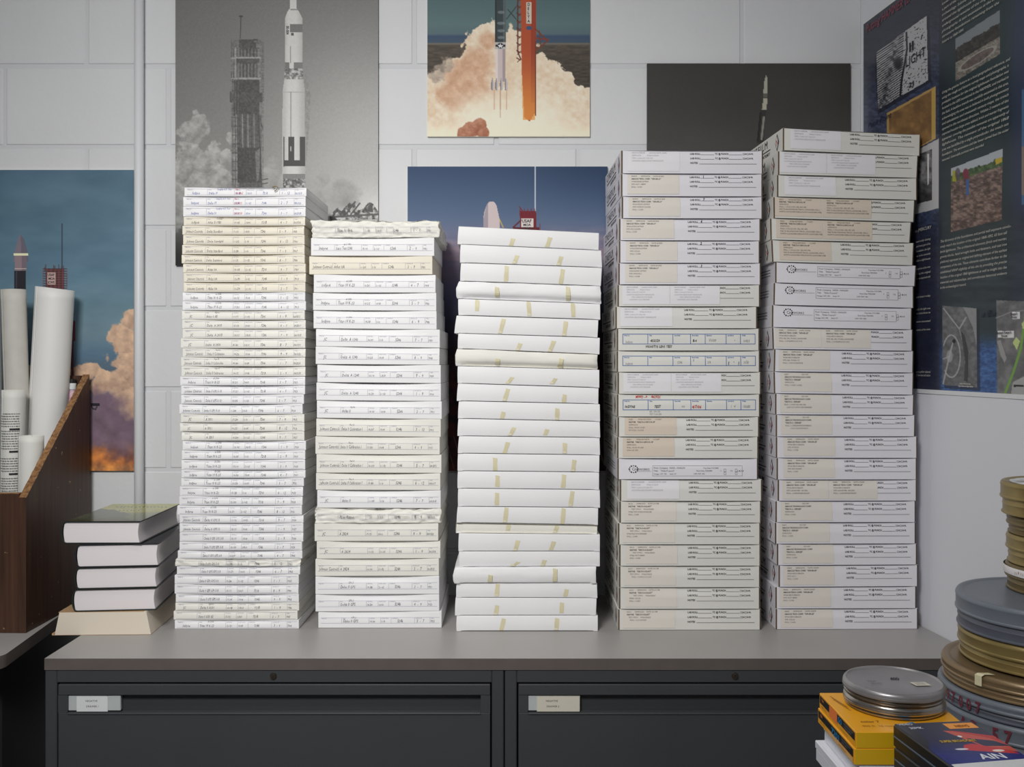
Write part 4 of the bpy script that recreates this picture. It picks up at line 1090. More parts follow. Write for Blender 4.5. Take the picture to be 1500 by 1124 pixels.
def topcover(r,W,D,H):
    xs=np.linspace(-W+.011,-.0005,130); ys=np.linspace(.0005,D-.0005,180); X,Y=np.meshgrid(xs,ys[::-1])
    c=Canvas((X+W)/W*100,(D-Y)/D*100)
    c.grad([(0,(196,196,84)),(45,(190,184,86)),(62,(120,124,84)),(80,(52,60,56)),(100,(34,40,40))])
    c.smoke([(20,62,26),(0,50,24),(50,70,20)],(40,48,48),(92,98,96),seed=4,sc=14,edge=.4)
    c.smoke([(85,75,18),(100,60,14)],(70,86,66),(120,130,80),seed=9,sc=12,edge=.4,a=.7)
    c.mottle(c.mask([(0,0),(100,0),(100,100),(0,100)])*.25,(90,90,40),(210,205,110),sc=16,seed=2)
    rr=random.Random(2)
    for row,(y,n_,w_) in enumerate([(18,14,1.6),(32,12,1.3),(40,9,1.0)]):
        x=22
        for q in range(n_):
            c.line(x,y+rr.uniform(-3,1),x+rr.uniform(1,3),y+3+rr.uniform(0,2),w_,(58,66,60) if row!=1 else (160,180,170),.85); x+=5.2
    pos=np.stack([X,Y,np.full(X.shape,H+.0003)],-1)
    sheet('printed_front_cover',c,pos,[print_mat('glossy_book_cover',.12)],r)
book('top hardcover book with glossy black and yellow-green illustrated cover',bx_(208)-bx_(92),.262,zs[4]+.0001,zs[5],(bx_(207),Yb-.004),.6,cov,inner=topcover,group=g_)
# ---------------------------------------------------------------- things on the side table, right foreground
ZT=.565
tb=empty('side_table',(.67,1.32,0)); tag(tb,'side table below the frame carrying the film cans, yellow boxes and tape cases','table')
mb=MB(); mb.box(-.29,-.37,ZT-.025,.285,.36,ZT,0,.003)
mb.build('table_top',M['top'],tb)
for sx in (-.27,.265):
    for sy in (-.35,.34):
        m=MB(); m.box(sx-.015,sy-.015,0,sx+.015,sy+.015,ZT-.0252,0,.002); m.build('leg',M['steel'],tb)
def spot(px,h,Y): return ((px-750)/F*Y,Y,HC-h)

mgrey=mat('blue_grey_can_enamel',(112,120,130),.42,var=.05,vscale=20)
mgreyd=mat('dark_blue_grey_can_side',(92,96,108),.4,var=.05,vscale=20)
mteal=mat('grey_green_can_lid',(112,119,130),.38,var=.04,vscale=20)
molive=mat('olive_brown_can',(118,102,68),.38,metal=.35,var=.1,vscale=30)
mgold=mat('gold_lacquered_can',(150,132,84),.34,metal=.4,var=.08,vscale=30)
mbrown=mat('brown_lacquered_can',(140,118,88),.36,metal=.35,var=.08,vscale=25)
mtin=mat('tinplate_can',(176,172,166),.24,metal=.95,var=.12,vscale=24)
mtinlid=mat('tinplate_can_lid',(158,156,158),.34,metal=.6,var=.1,vscale=30)
mred=mat('red_stencil_paint',(112,44,58),.6)

def can(name,label,x,y,z0,h,r,mb_,ml,group,cat='film can',lidfrac=.5,ridge=.0022,deco=None):
    o=empty(name,(x,y,z0)); tag(o,label,cat,group)
    zl=h*(1-lidfrac)
    m=MB(); rb=r-.0018
    m.lathe([(0,0),(rb-.004,0),(rb-.001,.0005),(rb+.0008,.0018),(rb+.0008,.0034),(rb-.0012,.005),(rb-.0012,zl*.55),(rb-.0004,zl*.62),(rb-.0012,zl*.7),(rb-.0012,h-.004),(0,h-.004)],110)
    m.build('can_base',mb_,o,smooth=False)
    m=MB()
    m.lathe([(rb-.0005,zl),(r+.0006,zl-.0002),(r+ridge*.6,zl+.0012),(r+ridge*.5,zl+.003),(r,zl+.0042),(r,h-.0085),(r+.0004,h-.0075),(r+ridge*.35,h-.006),(r+.0002,h-.0045),(r-.0004,h-.0025),(r-.0018,h-.0008),(r-.004,h-.0002),(r*.93,h-.0006),(r*.915,h-.0022),(r*.90,h-.0026),(0,h-.0022)],110)
    l=m.build('lid',ml,o,smooth=False)
    for ob in o.children_recursive:
        for p in ob.data.polygons: p.use_smooth=True
        e=ob.modifiers.new('edges','EDGE_SPLIT'); e.split_angle=math.radians(38)
    if deco: deco(o,l,h,r)
    return o

XG,YG=.813,1.527
def stencil(text,xpx,ypx,hpx,Yc,xc,r,zbase,parent,gap=1.0,ws=.8,dots=False):
    """letters wrapped round a can, xpx = photo column of each letter"""
    k=Ink(); names=[]
    for ch,cxp in zip(text,xpx):
        # direction on the can whose column is cxp
        best=None
        for a in range(0,900):
            t=math.radians(180+a*.1)           # front half, facing the camera
            X=xc+r*math.cos(t); Y=Yc+r*math.sin(t)
            c=750+F*X/Y
            if best is None or abs(c-cxp)<best[0]: best=(abs(c-cxp),t)
        t0=best[1]
        co,fs,adv=glyph(ch,True)
        kx=hpx*ws
        k._add(np.c_[np.full(len(co),t0),np.zeros(len(co))]+np.c_[(co[:,0]-adv/2)*kx/r,co[:,1]*hpx],fs)
    def mp(p,e): return [((r+e)*math.cos(t),(r+e)*math.sin(t),ypx+z) for t,z in p]
    return k.build('stencilled_number',mp,mred,parent,.0006)
big='large film cans stacked at the right edge'
hs=[(.3617,.4155,.135,mgreyd,mteal,.835,1.538),(.4158,.4600,.133,mgold,mgold,.836,1.537),(.4603,.4930,.143,mbrown,mbrown,.816,1.526),(.4933,.5230,.145,mgreyd,mgrey,XG,YG),(.5233,.5750,.145,mgrey,mgrey,XG,YG),(.5753,.6320,.145,mgreyd,mgrey,XG,YG),(.6323,.6890,.145,mgrey,mgreyd,XG,YG),(.6893,.7460,.145,mgreyd,mgrey,XG,YG)]
labs=['large grey lidded film can carrying the small olive cans','gold-lacquered film can under the large grey lidded can','wide brown film can with a piece of masking tape on its rim','blue-grey film can stencilled 97007 in red, under the wide brown can','blue-grey film can stencilled AC 57 in red','blue-grey film can hidden below the can stencilled AC 57','second blue-grey film can up from the side table','lowest blue-grey film can standing on the side table']
cans=[]
for (h0,h1,r,mb_,ml,xg,yg),lb in zip(hs,labs):
    z0=HC-h1+.0002; 
    if lb.startswith('lowest'): z0=ZT+.0003; 
    hh=(HC-h0)-z0
    cans.append(can('film_can',lb,xg,yg,z0,hh,r,mb_,ml,big,lidfrac=.52))
stencil('97007',[1389,1398,1409,1421,1433],.014,.0165,YG,YG,XG,.1425,0,cans[3]) if False else None
def st(text,cols,z,hp,c,ws=.75):
    k=Ink(); r=.145+.0016
    for ch,cxp in zip(text,cols):
        best=None
        for a in range(0,1000):
            t=math.radians(170+a*.1); X=XG+r*math.cos(t); Y=YG+r*math.sin(t); cc=750+F*X/Y
            # visible side only
            nx,ny=math.cos(t),math.sin(t)
            if nx*(0-X)+ny*(0-Y)<0: continue
            if best is None or abs(cc-cxp)<best[0]: best=(abs(cc-cxp),t)
        t0=best[1]; co,fs,adv=glyph(ch,True)
        k._add(np.c_[t0+(co[:,0]-adv/2)*hp*ws/r, z+co[:,1]*hp],fs)
    def mp(p,e): return [((r+e)*math.cos(t),(r+e)*math.sin(t),zz) for t,zz in p]
    k.build('stencilled_number',mp,mred,c,.0005)
st('97007',[1389,1396,1407.5,1419,1432],.0065,.0165,cans[3])
st('AC57',[1411,1424,1458,1476],.026,.0195,cans[4])
# masking tape over the brown rim
tp=Ink()
r=.143+.003
z=cans[2].location.z
def mp2(p,e):
    out=[]
    for t,s in p:            # s: 0 hanging on side .. up over the rim and inward
        hh=.0328
        if s<=.022: out.append(((r+e)*math.cos(t),(r+e)*math.sin(t),hh-.018+s*.82))
        else:
            q=s-.022; out.append(((r-q)*math.cos(t),(r-q)*math.sin(t),hh+.0012))
    return out
tc_=math.radians(207)
V=[]; 
for i in range(9):
    s=.002+i*.0045
    for j in range(4): V.append((tc_+(j-1.5)*.027+(.0 if s<.02 else (s-.02)*4),s))
tp._add(V,[(i*4+j,i*4+j+1,(i+1)*4+j+1,(i+1)*4+j) for i in range(8) for j in range(3)])
tp.build('masking_tape',mp2,M['tape'],cans[2],.0006)

# small olive cans on top
XO,YO=.880,1.575
zb=HC-.3617+.0002-.0024
sm='small olive cans on the large can'
def decal(o,l,h,r):
    xs=np.linspace(-r*.84,r*.84,90); X,Y=np.meshgrid(xs,xs[::-1]); c=Canvas(X/r*50,-Y/r*50)
    c.grad([(0,(150,150,150))]); c.mottle(np.ones(X.shape),(206,206,210),(120,112,104),sc=9,seed=7,con=3)
    c.smoke([(-10,-10,14),(12,-18,10)],(170,90,60),(230,150,110),seed=3,sc=10); c.rect(-30,5,-5,14,(235,235,238)); c.line(-30,-30,20,20,3,(60,60,60))
    # round label: build as disc of rings
    import itertools
    rr=np.linspace(0,r*.86,30); th=np.linspace(0,2*math.pi,91); R,T=np.meshgrid(rr,th)
    X=R*np.cos(T); Y=R*np.sin(T); c=Canvas(X/r*50,-Y/r*50)
    c.grad([(0,(160,160,162))]); c.mottle(np.ones(X.shape),(222,222,226),(120,112,104),sc=11,seed=7,con=3)
    c.smoke([(-8,18,12),(10,12,12)],(170,86,56),(226,140,100),seed=3,sc=10); c.rect(-44,0,-10,10,(236,236,240))
    sheet('round_label',c,np.stack([X,Y,np.full(X.shape,h-.0015)],-1),[print_mat('label_print',.4)],l)
def tapeband(o,l,h,r):
    m=MB(); z0=h*.5; m.lathe([(r+.0026,h*.62),(r+.0030,h*.64),(r+.0030,h*.88),(r+.0026,h*.9)],90); b=m.build('white_tape_band',mat('white_cloth_tape',(232,228,228),.6),o,smooth=True)
    k=Ink(); rr=random.Random(4)
    def mp(p,e): return [((r+.0032)*math.cos(t),(r+.0032)*math.sin(t),zz) for t,zz in p]
    t=3.3
    while t<4.7:
        w=rr.uniform(.01,.03); z0_=h*.68+rr.uniform(0,.002); k._add([(t,z0_),(t+w,z0_+.001),(t+w,z0_+.004),(t+.005,z0_+.005)],[(0,1,2,3)]); t+=w+rr.uniform(.015,.04)
    k.build('faded_writing',mp,mat('faded_brown_ink',(176,150,140),.7),b)
ol=[(.0425,.0875,.000,molive,tapeband,'olive film can with white tape round it, lowest of small cans'),(.0470,.0870,.001,mgold,None,'olive film can directly above the white-taped one'),(.0310,.0860,.001,molive,None,'thin olive-brown film can, third up in the small can stack'),(.0530,.0935,-.001,mgold,decal,'topmost olive film can with white and orange label on its lid')]
for h,r,dx,mm,dc,lb in ol:
    can('film_can',lb,XO+dx,YO,zb,h,r,mm,mm,sm,lidfrac=.5,deco=dc); zb+=h-.0002

# silver cans
KG=.8
XS,YS=(1309-750)/F*1.676*KG,1.676*KG
def silver_deco(o,l,h,r):
    h=h; q=KG
    k=Ink(); k.rect(-.5,-.5,.5,.5)
    def mp(p,e): 
        return [((.038+x*.026-y*.004)*q,(-.018+y*.018+x*.002)*q,h-.0015) for x,y in p]
    st_=k.build('cream_sticker',mp,M['card2'],l)
    k=Ink(); 
    for j in range(3): k.rect(-.35,-.25+j*.22,.3,-.19+j*.22)
    def mp_(p,e): return [((.038+x*.026-y*.004)*q,(-.018+y*.018+x*.002)*q,h-.0012) for x,y in p]
    k.build('sticker_lines',mp_,M['faint'],st_)
    k=Ink(); k.text('400',-.005,.0,.012,bold=True,ws=.6,shear=.2)
    k.build('pen_mark',lambda p,e:[((x+.002)*q,(-y+.004)*q,h-.0014) for x,y in p],M['ink'],l)
    k=Ink(); k.text('FILM',-.045,.015,.007,ws=.7); k.text('35 MM',-.043,.026,.006,ws=.7)
    k.build('stamped_lettering',lambda p,e:[(x*q,(-y+.008)*q,h-.0014) for x,y in p],mat('stamped_ink',(96,94,98),.5),l)
zy=HC-.58*KG
can('tin_film_can','shiny round tin film can with small cream sticker, on the yellow boxes',XS,YS,zy+.0178*.95,.0224*KG,.0815*KG,mtin,mtinlid,'tin film cans on the yellow boxes',lidfrac=.55,ridge=.0012,deco=silver_deco)
can('tin_film_can','lower shiny tin film can resting directly on yellow box',XS+.0005,YS+.001,zy+.0003,.0167,.0808*KG,mtin,mtin,'tin film cans on the yellow boxes',lidfrac=.6,ridge=.0012)

# yellow stock boxes
yel=mat('yellow_carton',(238,168,30),.42,var=.03,vscale=20); yel2=mat('yellow_carton_end',(222,176,16),.5)
X0=504/F*1.553*KG; Y0=1.553*KG; Y1=1.738*KG
band=mat('black_carton_band',(26,26,28),.4); org=mat('orange_carton_print',(240,128,60),.5); blu=mat('blue_carton_print',(36,132,184),.45); yink=mat('dark_yellow_print',(150,96,24),.6)
def yellow(z0,z1,label,dx,kind):
    r=empty('yellow_film_box',(X0+dx,Y0,z0),0); tag(r,label,'film box','yellow film stock boxes')
    D=Y1-Y0; W=.148; H=z1-z0
    m=MB(); m.box(0,0,0,W,D,H,0,.0008)
    o=m.build('carton',[yel,yel2],r)
    for p in o.data.polygons:
        if p.normal.y<-.9: p.material_index=1
    def lm(p,e): return np.c_[np.full(len(p),-e), D*(1-p[:,0]/100), H*(1-p[:,1]/20)]
    k=Ink(); k.rect(2,2.5,97,12.2,step=200,ystep=200)
    if kind==0:
        bd=k.build('black_band',lm,band,r,.0003)
        k=Ink(); k.rect(30,1.5,52,16,200,200); k.build('orange_block',lm,org,r,.0005)
        k=Ink(); k.text('50',54,10.8,7,bold=True,ws=1.1); k.build('blue_numerals',lm,blu,r,.0006)
        k=Ink(); k.text('MOTION PICTURE FILM',70,6,2,ws=.75); k.text('COLOR NEGATIVE',70,10,2,ws=.75); k.build('small_lettering',lm,M['faint'],r,.0006)
    else:
        bd=k.build('black_band',lm,band,r,.0003)
        k=Ink(); k.text('7201',40,12.5,8,bold=True,ws=1.05); k.build('blue_numerals',lm,blu,r,.0006)
        k=Ink(); k.text('COLOR NEGATIVE FILM',68,6,2,ws=.75); k.text('16 MM x 400 FT',68,10,2,ws=.75); k.build('small_lettering',lm,M['faint'],r,.0006)
        k=Ink(); k.rect(30,13,97,19,200,200); k.build('pale_strip',lm,mat('pale_orange_strip',(226,176,110),.5),r,.0004)
    k=Ink(); k.text('7201',8,7.5,3,ws=.8,bold=True); k.build('orange_lettering',lm,org,r,.0006)
    k=Ink(); k.text('DO NOT OPEN IN LIGHT',60,17,2.0,ws=.6); k.text('KEEP COOL',8,16,2.2,ws=.8); k.build('brown_lettering',lm,yink,r,.0007)
    def tm(p,e): return np.c_[p[:,0]/100*W, D*(1-p[:,1]/100), np.full(len(p),H+.0003)]
    if kind==0:
        k=Ink(); 
        for j in range(3): k.text('film for motion picture use only',6,10+j*5,2.2,ang=1.35,ws=.7)
        k.text('color 7',12,78,5,bold=True,ws=.8); k.text('400 ft  16 mm',10,88,4,ws=.8)
        k.build('top_lettering',tm,yink,r)
        k=Ink(); k.poly([(38,86),(58,76),(56,84),(60,93),(50,90),(46,95)]); k.build('blue_arrow',tm,blu,r)
    return r
yellow(zy-.0206,zy,'upper yellow film box with black band and orange block, under tin cans',0,0)
yellow(zy-.0414,zy-.0208,'lower yellow film box with blue numerals 7201 on black band',-.002,1)
wb=mat('glossy_white_carton',(226,228,236),.35)
def plain(name,label,x0,y0,x1,y1,z0,z1,m,group=None,yaw=0,cat='box'):
    r=empty(name,(x0,y0,z0),math.radians(yaw)); tag(r,label,cat,group)
    q=MB(); q.box(0,0,0,x1-x0,y1-y0,(z1-z0)*.6,0,.001); q.build('tray',m,r)
    q=MB(); q.box(-.001,-.001,(z1-z0)*.6+.0003,x1-x0+.001,y1-y0+.001,z1-z0,0,.001); q.build('lid',m,r)
plain('white_box','white box directly under the two yellow film boxes',X0+.006,Y0+.003,X0+.138,Y1-.003,zy-.0660,zy-.0418,wb,'white boxes under the yellow boxes')
plain('white_box','white box lower in the pile, jutting left below the yellow boxes',X0-.002,Y0+.003,X0+.136,Y1+.001,zy-.0945,zy-.0668,wb,'white boxes under the yellow boxes',1.0)
k=Ink()
can('film_can','dull brown-grey film can at the bottom under the white boxes',X0+.070,Y0+.076,zy-.1260,.0305,.077,mbrown,mbrown,None)
plain('storage_carton','grey carton below the frame holding up yellow boxes and tape cases',X0-.008,1.02,X0+.186,Y1+.002,ZT+.0003,zy-.1264,mat('grey_carton',(120,118,116),.6))
# video tape cases
blk=mat('black_plastic_case',(26,26,28),.35)
KC=.81
HT=.55*KC
cx0,cy0=(1308-750)/F*1.506*KC,1.506*KC
yaw=6.47
WT,DT,TT=.1245*KC,.18,.0335*KC
def case(z0,label,cover,dx=0):
    r=empty('video_tape_case',(cx0+dx,cy0,z0),math.radians(yaw)); tag(r,label,'video tape case','video tape cases in the right foreground')
    m=MB(); m.box(0,-DT,0,WT,0,TT,0,.0018)
    m.build('case_shell',blk,r)
    m=MB(); m.box(-.0006,-DT+.004,TT*.46,.0004,-.002,TT*.52,0); m.build('lid_seam_highlight',mat('case_seam_highlight',(96,112,130),.3),r)  # seam strip; its bluish tone is an edge highlight painted into the colour
    if cover:
        xs=np.linspace(.0012,WT-.0012,150); ys=np.linspace(-DT+.001,-.001,260); X,Y=np.meshgrid(xs,ys[::-1])
        # coordinates of the printed cover: a across 0..100, b from far edge to near edge 0..165
        c=Canvas(X/WT*100,-Y/WT*100/1.4)
        c.grad([(0,(34,36,58)),(40,(30,32,70)),(70,(22,34,120)),(165,(18,30,120))])
        c.poly([(0,0),(18,0),(14,40),(0,60)],(30,30,42))
        c.poly([(56,20),(70,25),(200,74),(200,92),(120,80)],(196,40,40)); c.poly([(48,20),(58,22),(90,40),(110,74),(70,60)],(206,84,70))
        c.poly([(62,38),(90,46),(100,58),(70,56)],(26,26,70)); c.poly([(48,52),(60,50),(92,66),(96,74),(40,62)],(206,44,52))
        c.ell(78,66,7,2.4,(250,235,220)); c.ell(39,60,8,1.8,(225,220,230)); c.line(100,46,170,76,2.2,(240,225,205))
        c.poly([(60,5),(97,5),(97,17),(60,17)],(252,158,34)); 
        c.ell(58,34,2.5,2.0,(236,240,240))
        c.rect(20,40,84,44.5,(200,160,60),a=.0)
        c.rect(14,76,200,200,(22,40,130),a=.6)
        pos=np.stack([X,Y,np.full(X.shape,TT+.0003)],-1)
        cv=sheet('printed_cover',c,pos,[print_mat('glossy_cover',.2)],r)
        def cm(p,e): return np.c_[p[:,0]/100*WT,-p[:,1]/100*WT,np.full(len(p),TT+.0006)]
        k=Ink(); k.text('SUPER BROADCAST',26,64,6.4,bold=True,ws=.55); k.build('gold_lettering',cm,mat('gold_print',(208,170,50),.5),cv)
        k=Ink(); k.text('VIDEO',4,7,5,bold=True,ws=.9); k.text('30MK',12,20,6,bold=True,ws=.8); k.build('white_lettering',cm,mat('white_print',(200,204,214),.5),cv)
        k=Ink(); k.text('NEWS',70,20,7,bold=True,ws=.65); k.build('label_lettering',cm,mat('brown_print',(150,86,20),.5),cv)
        k=Ink(); k.text('AIN',46,114,14,bold=True,ws=.9); k.build('large_lettering',cm,mat('white_print_large',(232,234,244),.5),cv)
    else:
        k=Ink(); k.rect(18,12,90,92,200,200)
        s=k.build('spine_label',lambda p,e: np.c_[np.full(len(p),-.0009),-.04-p[:,0]/100*.12,TT*(1-p[:,1]/100)*.9],M['card'],r)
    return r
zt=HC-HT
case(zt-TT,'upper black video tape case with blue and red cover and orange label',True)
case(zt-2*TT-.0008,'lower black video tape case with white spine label',False,.0006)
# things beneath the cases
plain('white_box','white carton under the black video tape cases',cx0+.010,cy0-.170,cx0+.098,cy0-.018,zy-.1261,zt-2*TT-.0012,wb,None,4)
# white paper lying over the cover
m=MB(); n=Vector((math.cos(math.radians(yaw)),math.sin(math.radians(yaw)),0))
Q=[onz(1394,1121,zt+.001),onz(1502,1112.5,zt+.001)]
(ax,ay),(bx2,by2)=Q
m.add([(ax,ay,zt+.0010),(bx2,by2,zt+.0010),(bx2-.02,by2-.11,zt+.0010),(ax+.004,ay-.09,zt+.0010),(ax,ay,zt+.0016),(bx2,by2,zt+.0016),(bx2-.02,by2-.11,zt+.0016),(ax+.004,ay-.09,zt+.0016)],[(0,3,2,1),(4,5,6,7),(0,1,5,4),(1,2,6,5),(2,3,7,6),(3,0,4,7)])
tag(m.build('paper_sheet',M['card']),'white paper sheet lying across the near end of the tape cover','paper')
# ---------------------------------------------------------------- prints on the back wall
YP=YW-.011        # printed face
edge_w=mat('print_board_edge',(226,222,208),.6); edge_d=mat('dark_board_edge',(64,62,60),.6)
matte=print_mat('matte_photo_print',.45,.4); gloss=print_mat('satin_photo_print',.62,.3)
def board(name,label,x0,x1,y0,y1,paint,m=None,edge=edge_w,step=.85,gain=1.0,cat='photograph',grp='launch photographs mounted on the block wall'):
    c,pos=wall_canvas(x0,x1,y0,y1,step,YP); paint(c)
    ctr=P((x0+x1)/2,y1,YP)
    r=empty(name,ctr); tag(r,label,cat,grp)
    o=sheet('printed_panel',c,pos-np.array(ctr),[m or matte,edge],r,gain,thick=.0087,nrm=(0,1,0))
    return r,ctr
def lettering(r,ctr,items,m,name='printed_lettering',dy=.0004):
    k=Ink()
    for (t,x,y,h,b,ws,ang) in items: k.text(t,x,y,h,bold=b,ws=ws,ang=ang)
    def mp(p,e): return np.c_[(p[:,0]-750)/F*YP-ctr[0], np.full(len(p),-dy), HC-(p[:,1]-HOR)/F*YP-ctr[2]]
    return k.build(name,mp,m,r)

def tower_red(c,x0,x1,y0,y1,body,seed=1):
    c.rect(x0,y0,x1,y1,body)
    rr=random.Random(seed)
    for k in range(14): 
        y=y0+(y1-y0)*k/13; c.line(x0-4,y,x1+4,y,1.0,[v*.5 for v in body],.8)
    for x in np.linspace(x0-4,x1+4,7): c.line(x,y0,x,y1,.9,[min(255,v*1.35) for v in body],.7)
    for k in range(8):
        a=rr.uniform(x0-5,x1+5); c.line(a,y0-rr.uniform(2,7),a,y0+2,1,[v*.8 for v in body],.9)

# dusk launch, left edge
def p1(c):
    c.grad([(249,(72,98,116)),(300,(84,110,126)),(400,(84,112,130)),(450,(98,124,136)),(490,(102,124,136)),(520,(80,106,126)),(545,(78,92,106)),(600,(96,84,90)),(650,(84,62,70)),(672,(120,72,50)),(684,(196,120,56)),(690,(240,180,100))])
    c.C+=((fbm(c.X/70,c.Y/28,5,4)-.5)*26)[...,None]
    c.C-=(sst(120,-60,c.X)*10)[...,None]
    # smoke
    c.smoke([(186,500,26),(196,470,18),(190,540,34),(172,560,26),(128,545,18),(112,552,16),(150,560,20),(100,560,14),(60,570,40),(40,545,14),(186,590,30)],(136,110,98),(212,180,150),seed=11,sc=15,edge=.62,soft=.22,light_dir=(.1,-.7))
    c.smoke([(165,610,48),(140,640,44),(150,585,30),(186,650,40),(120,620,30),(190,625,26)],(88,72,88),(122,102,116),seed=21,sc=30,edge=.6,soft=.7,light_dir=(0,-.6))
    c.smoke([(140,672,26),(176,690,24),(196,688,22),(150,694,22),(124,690,20)],(150,84,44),(236,156,84),seed=31,sc=14,edge=.4,soft=.6,light_dir=(0,.8))
    c.rect(120,682,200,692,(238,178,96),.75,soft=5)
    c.mottle(sst(640,690,c.Y)*.6,(70,44,50),(226,140,66),sc=16,seed=6,con=2.2)
    # rocket
    c.poly([(27,348),(30,343),(33,348),(40,371),(41,384),(20,384),(21,371)],(112,104,114)); c.poly([(30,343),(36,352),(41,371),(41,384),(32,384)],(84,82,96),.6)
    c.rect(20,371,41,375,(232,214,176)); c.rect(22,375,39,397,(128,112,118)); c.rect(32,375,39,397,(92,84,94),.6); c.rect(22,393,39,394.5,(190,176,168))
    c.rect(21,397,38,470,(36,34,40)); c.line(24,397,24,470,1.5,(62,62,72))
    # gantry
    c.line(91,328,91,412,1.4,(44,50,62)); c.line(98,402,98,420,1,(60,50,60))
    tower_red(c,67,94,394,440,(92,56,58)); c.rect(69,399,81,417,(176,150,146)); c.rect(102,470,110,500,(100,50,54)); c.line(106,480,106,700,4,(80,48,52))
    c.rect(133,591,146,595,(34,30,38)); c.pline([(134,595),(136,599),(140,600),(142,596)],1.4,(34,30,38))
r1,c1=board('launch_photograph','dusk rocket launch print, dark blue sky above orange smoke, behind the paper rolls',-70,196,249,690,p1,gloss,gain=1.45)
lettering(r1,c1,[('USAF',70,404.5,3.8,True,.8,0),('MOA',71,410,3.6,True,.8,0),('JCWS',70,415.5,3.6,True,.8,0)],M['ink'])

# black-and-white launch
def p2(c):
    w=lambda v:(v,v,v*.985)
    c.grad([(-30,w(112)),(60,w(118)),(160,w(128)),(260,w(140)),(300,w(136)),(340,w(112)),(389,w(70))])
    k=sst(330,556,c.X)[...,None]*sst(-30,200,c.Y)[...,None]*38; c.C+=k
    c.C+=(sst(450,556,c.X)*sst(250,330,c.Y)*50)[...,None]
    c.C-=(sst(300,257,c.X)*sst(300,389,c.Y)*60)[...,None]
    c.smoke([(292,178,16),(284,196,22),(278,225,24),(300,240,30),(266,250,30),(318,258,26),(330,232,16),(340,205,10),(295,270,40),(255,290,40)],w(116),w(198),seed=5,sc=13,edge=.7,soft=.25,light_dir=(-.3,-.8))
    c.smoke([(392,262,24),(400,240,12),(420,270,20),(470,262,16),(500,285,30),(455,300,30)],w(128),w(176),seed=15,sc=20,edge=.4,soft=.5)
    # umbilical tower
    c.line(353,24,352,56,1.2,w(60)); c.ell(353,24,3,1.4,w(60)); 
    dk=w(52); lt=w(186)
    c.rect(350,58,375,70,w(58)); c.rect(371,57,378,64,w(60),.7); c.rect(372,59,376,62,w(120))
    for (yt,yb) in ((70,86),(92,116)):
        c.rect(342,yt,379,yb,w(96)); c.rect(338,yb-2.5,382,yb+.5,lt); c.rect(352,yt,376,yb-3,w(64))
        for x in range(344,382,5): c.line(x,yt+2,x,yb-2,1.0,w(170),.8)
        c.rect(338,yb-11,346,yb-2,w(150),.6); 
        for x in (339,342,345): c.line(x,yb-11,x,yb-2,.9,w(50))
    c.rect(344,86,380,92,w(70)); c.line(345,70,345,116,2.2,lt,.9)
    c.rect(343,117,380,150,w(48)); c.rect(337,136,385,150,w(56)); c.rect(342,150,380,170,w(46)); c.rect(337,134,345,150,w(70),.7)
    for x in (341,345,349): c.line(x,116,x,275,1.3,w(92))
    c.rect(344,168,383,216,w(74)); 
    for x,v in ((346,150),(351,60),(355,160),(359,50),(363,150),(368,48),(372,140),(377,60),(381,120)): c.line(x,168,x+1.2,275,1.7,w(v),.9)
    c.line(378,150,383,273,2.2,w(44)); c.line(376,150,385,190,1.0,w(60))
    c.rect(348,216,382,268,w(36)); 
    for x in (357,366,375): c.line(x,216,x,268,1.0,w(56),.8)
    for y in range(120,270,13): c.line(340,y,352,y,1.1,w(54))
    c.poly([(374,222),(381,217),(380,262),(376,266)],w(150),.7); c.rect(350,268,383,275,w(70)); 
    for y in range(70,150,4): c.rect(383,y,387,y+2,w(90),.5)
    c.mottle(c.mask([(338,58),(386,58),(386,275),(338,275)])*.35,w(36),w(150),sc=2.2,seed=8,con=1.6)
    for y in (262,268): c.line(383,y+2,392,y,1.2,w(56))
    # rocket
    body=w(206); sh=w(150)
    def seg(pts,v): c.poly(pts,w(v))
    seg([(423.5,-30),(435,-30),(434.5,12),(438,17),(443,27),(443.5,110),(446.5,133),(447,275),(413.5,275),(414,133),(417.5,110),(417.5,27),(421,17),(425,12)],208)
    m=c.mask([(417,-30),(447,-30),(447,275),(413,275)])
    cx=430; k=(sst(432,447,c.X)*34+sst(424,414,c.X)*22)*c.mask([(423.5,-30),(435,-30),(434.5,12),(438,17),(443,27),(443.5,110),(446.5,133),(447,275),(413.5,275),(414,133),(417.5,110),(417.5,27),(421,17),(425,12)])
    c.C-=k[...,None]
    c.line(426,14,436,14,1.5,w(120)); c.rect(425,35,443.5,47,w(108)); c.rect(426,48,430,52,w(70)); c.rect(417.5,34,420,66,w(190))
    c.line(425.5,68,425.5,92,1.0,w(130)); c.rect(417.5,91,424,108,w(104)); c.rect(430,91,443.5,111,w(112)); c.mottle(c.mask([(417,100),(444,100),(444,116),(417,116)])*.8,w(70),w(206),sc=3,seed=9,con=3)
    c.line(414,135,447,135,1.0,w(160)); c.line(426,135,426,200,1.1,w(120))
    c.rect(415,200,417,244,w(40)); c.rect(422.5,200,431,236,w(40)); c.rect(439.5,200,447,240,w(38)); c.rect(415,235,447,243.5,w(38)); c.line(426,215,426,221,1.2,w(220))
    c.rect(414,255,447.5,275,w(120)); c.mottle(c.mask([(414,262),(447.5,262),(447.5,276),(414,276)])*.8,w(50),w(210),sc=3,seed=19,con=3)
    c.mottle(c.mask([(446,108),(450,112),(455,140),(452,200),(448,240),(447,130)])*.35,w(80),w(160),sc=3,seed=4,con=2)
    # debris and structure low at the right
    mk=c.mask([(482,325),(486,312),(495,304),(500,310),(508,300),(514,296),(522,300),(526,308),(532,306),(540,296),(546,298),(554,310),(554,389),(476,389)])
    c.mottle(mk,w(34),w(196),sc=3.6,seed=12,con=3.4,o=3)
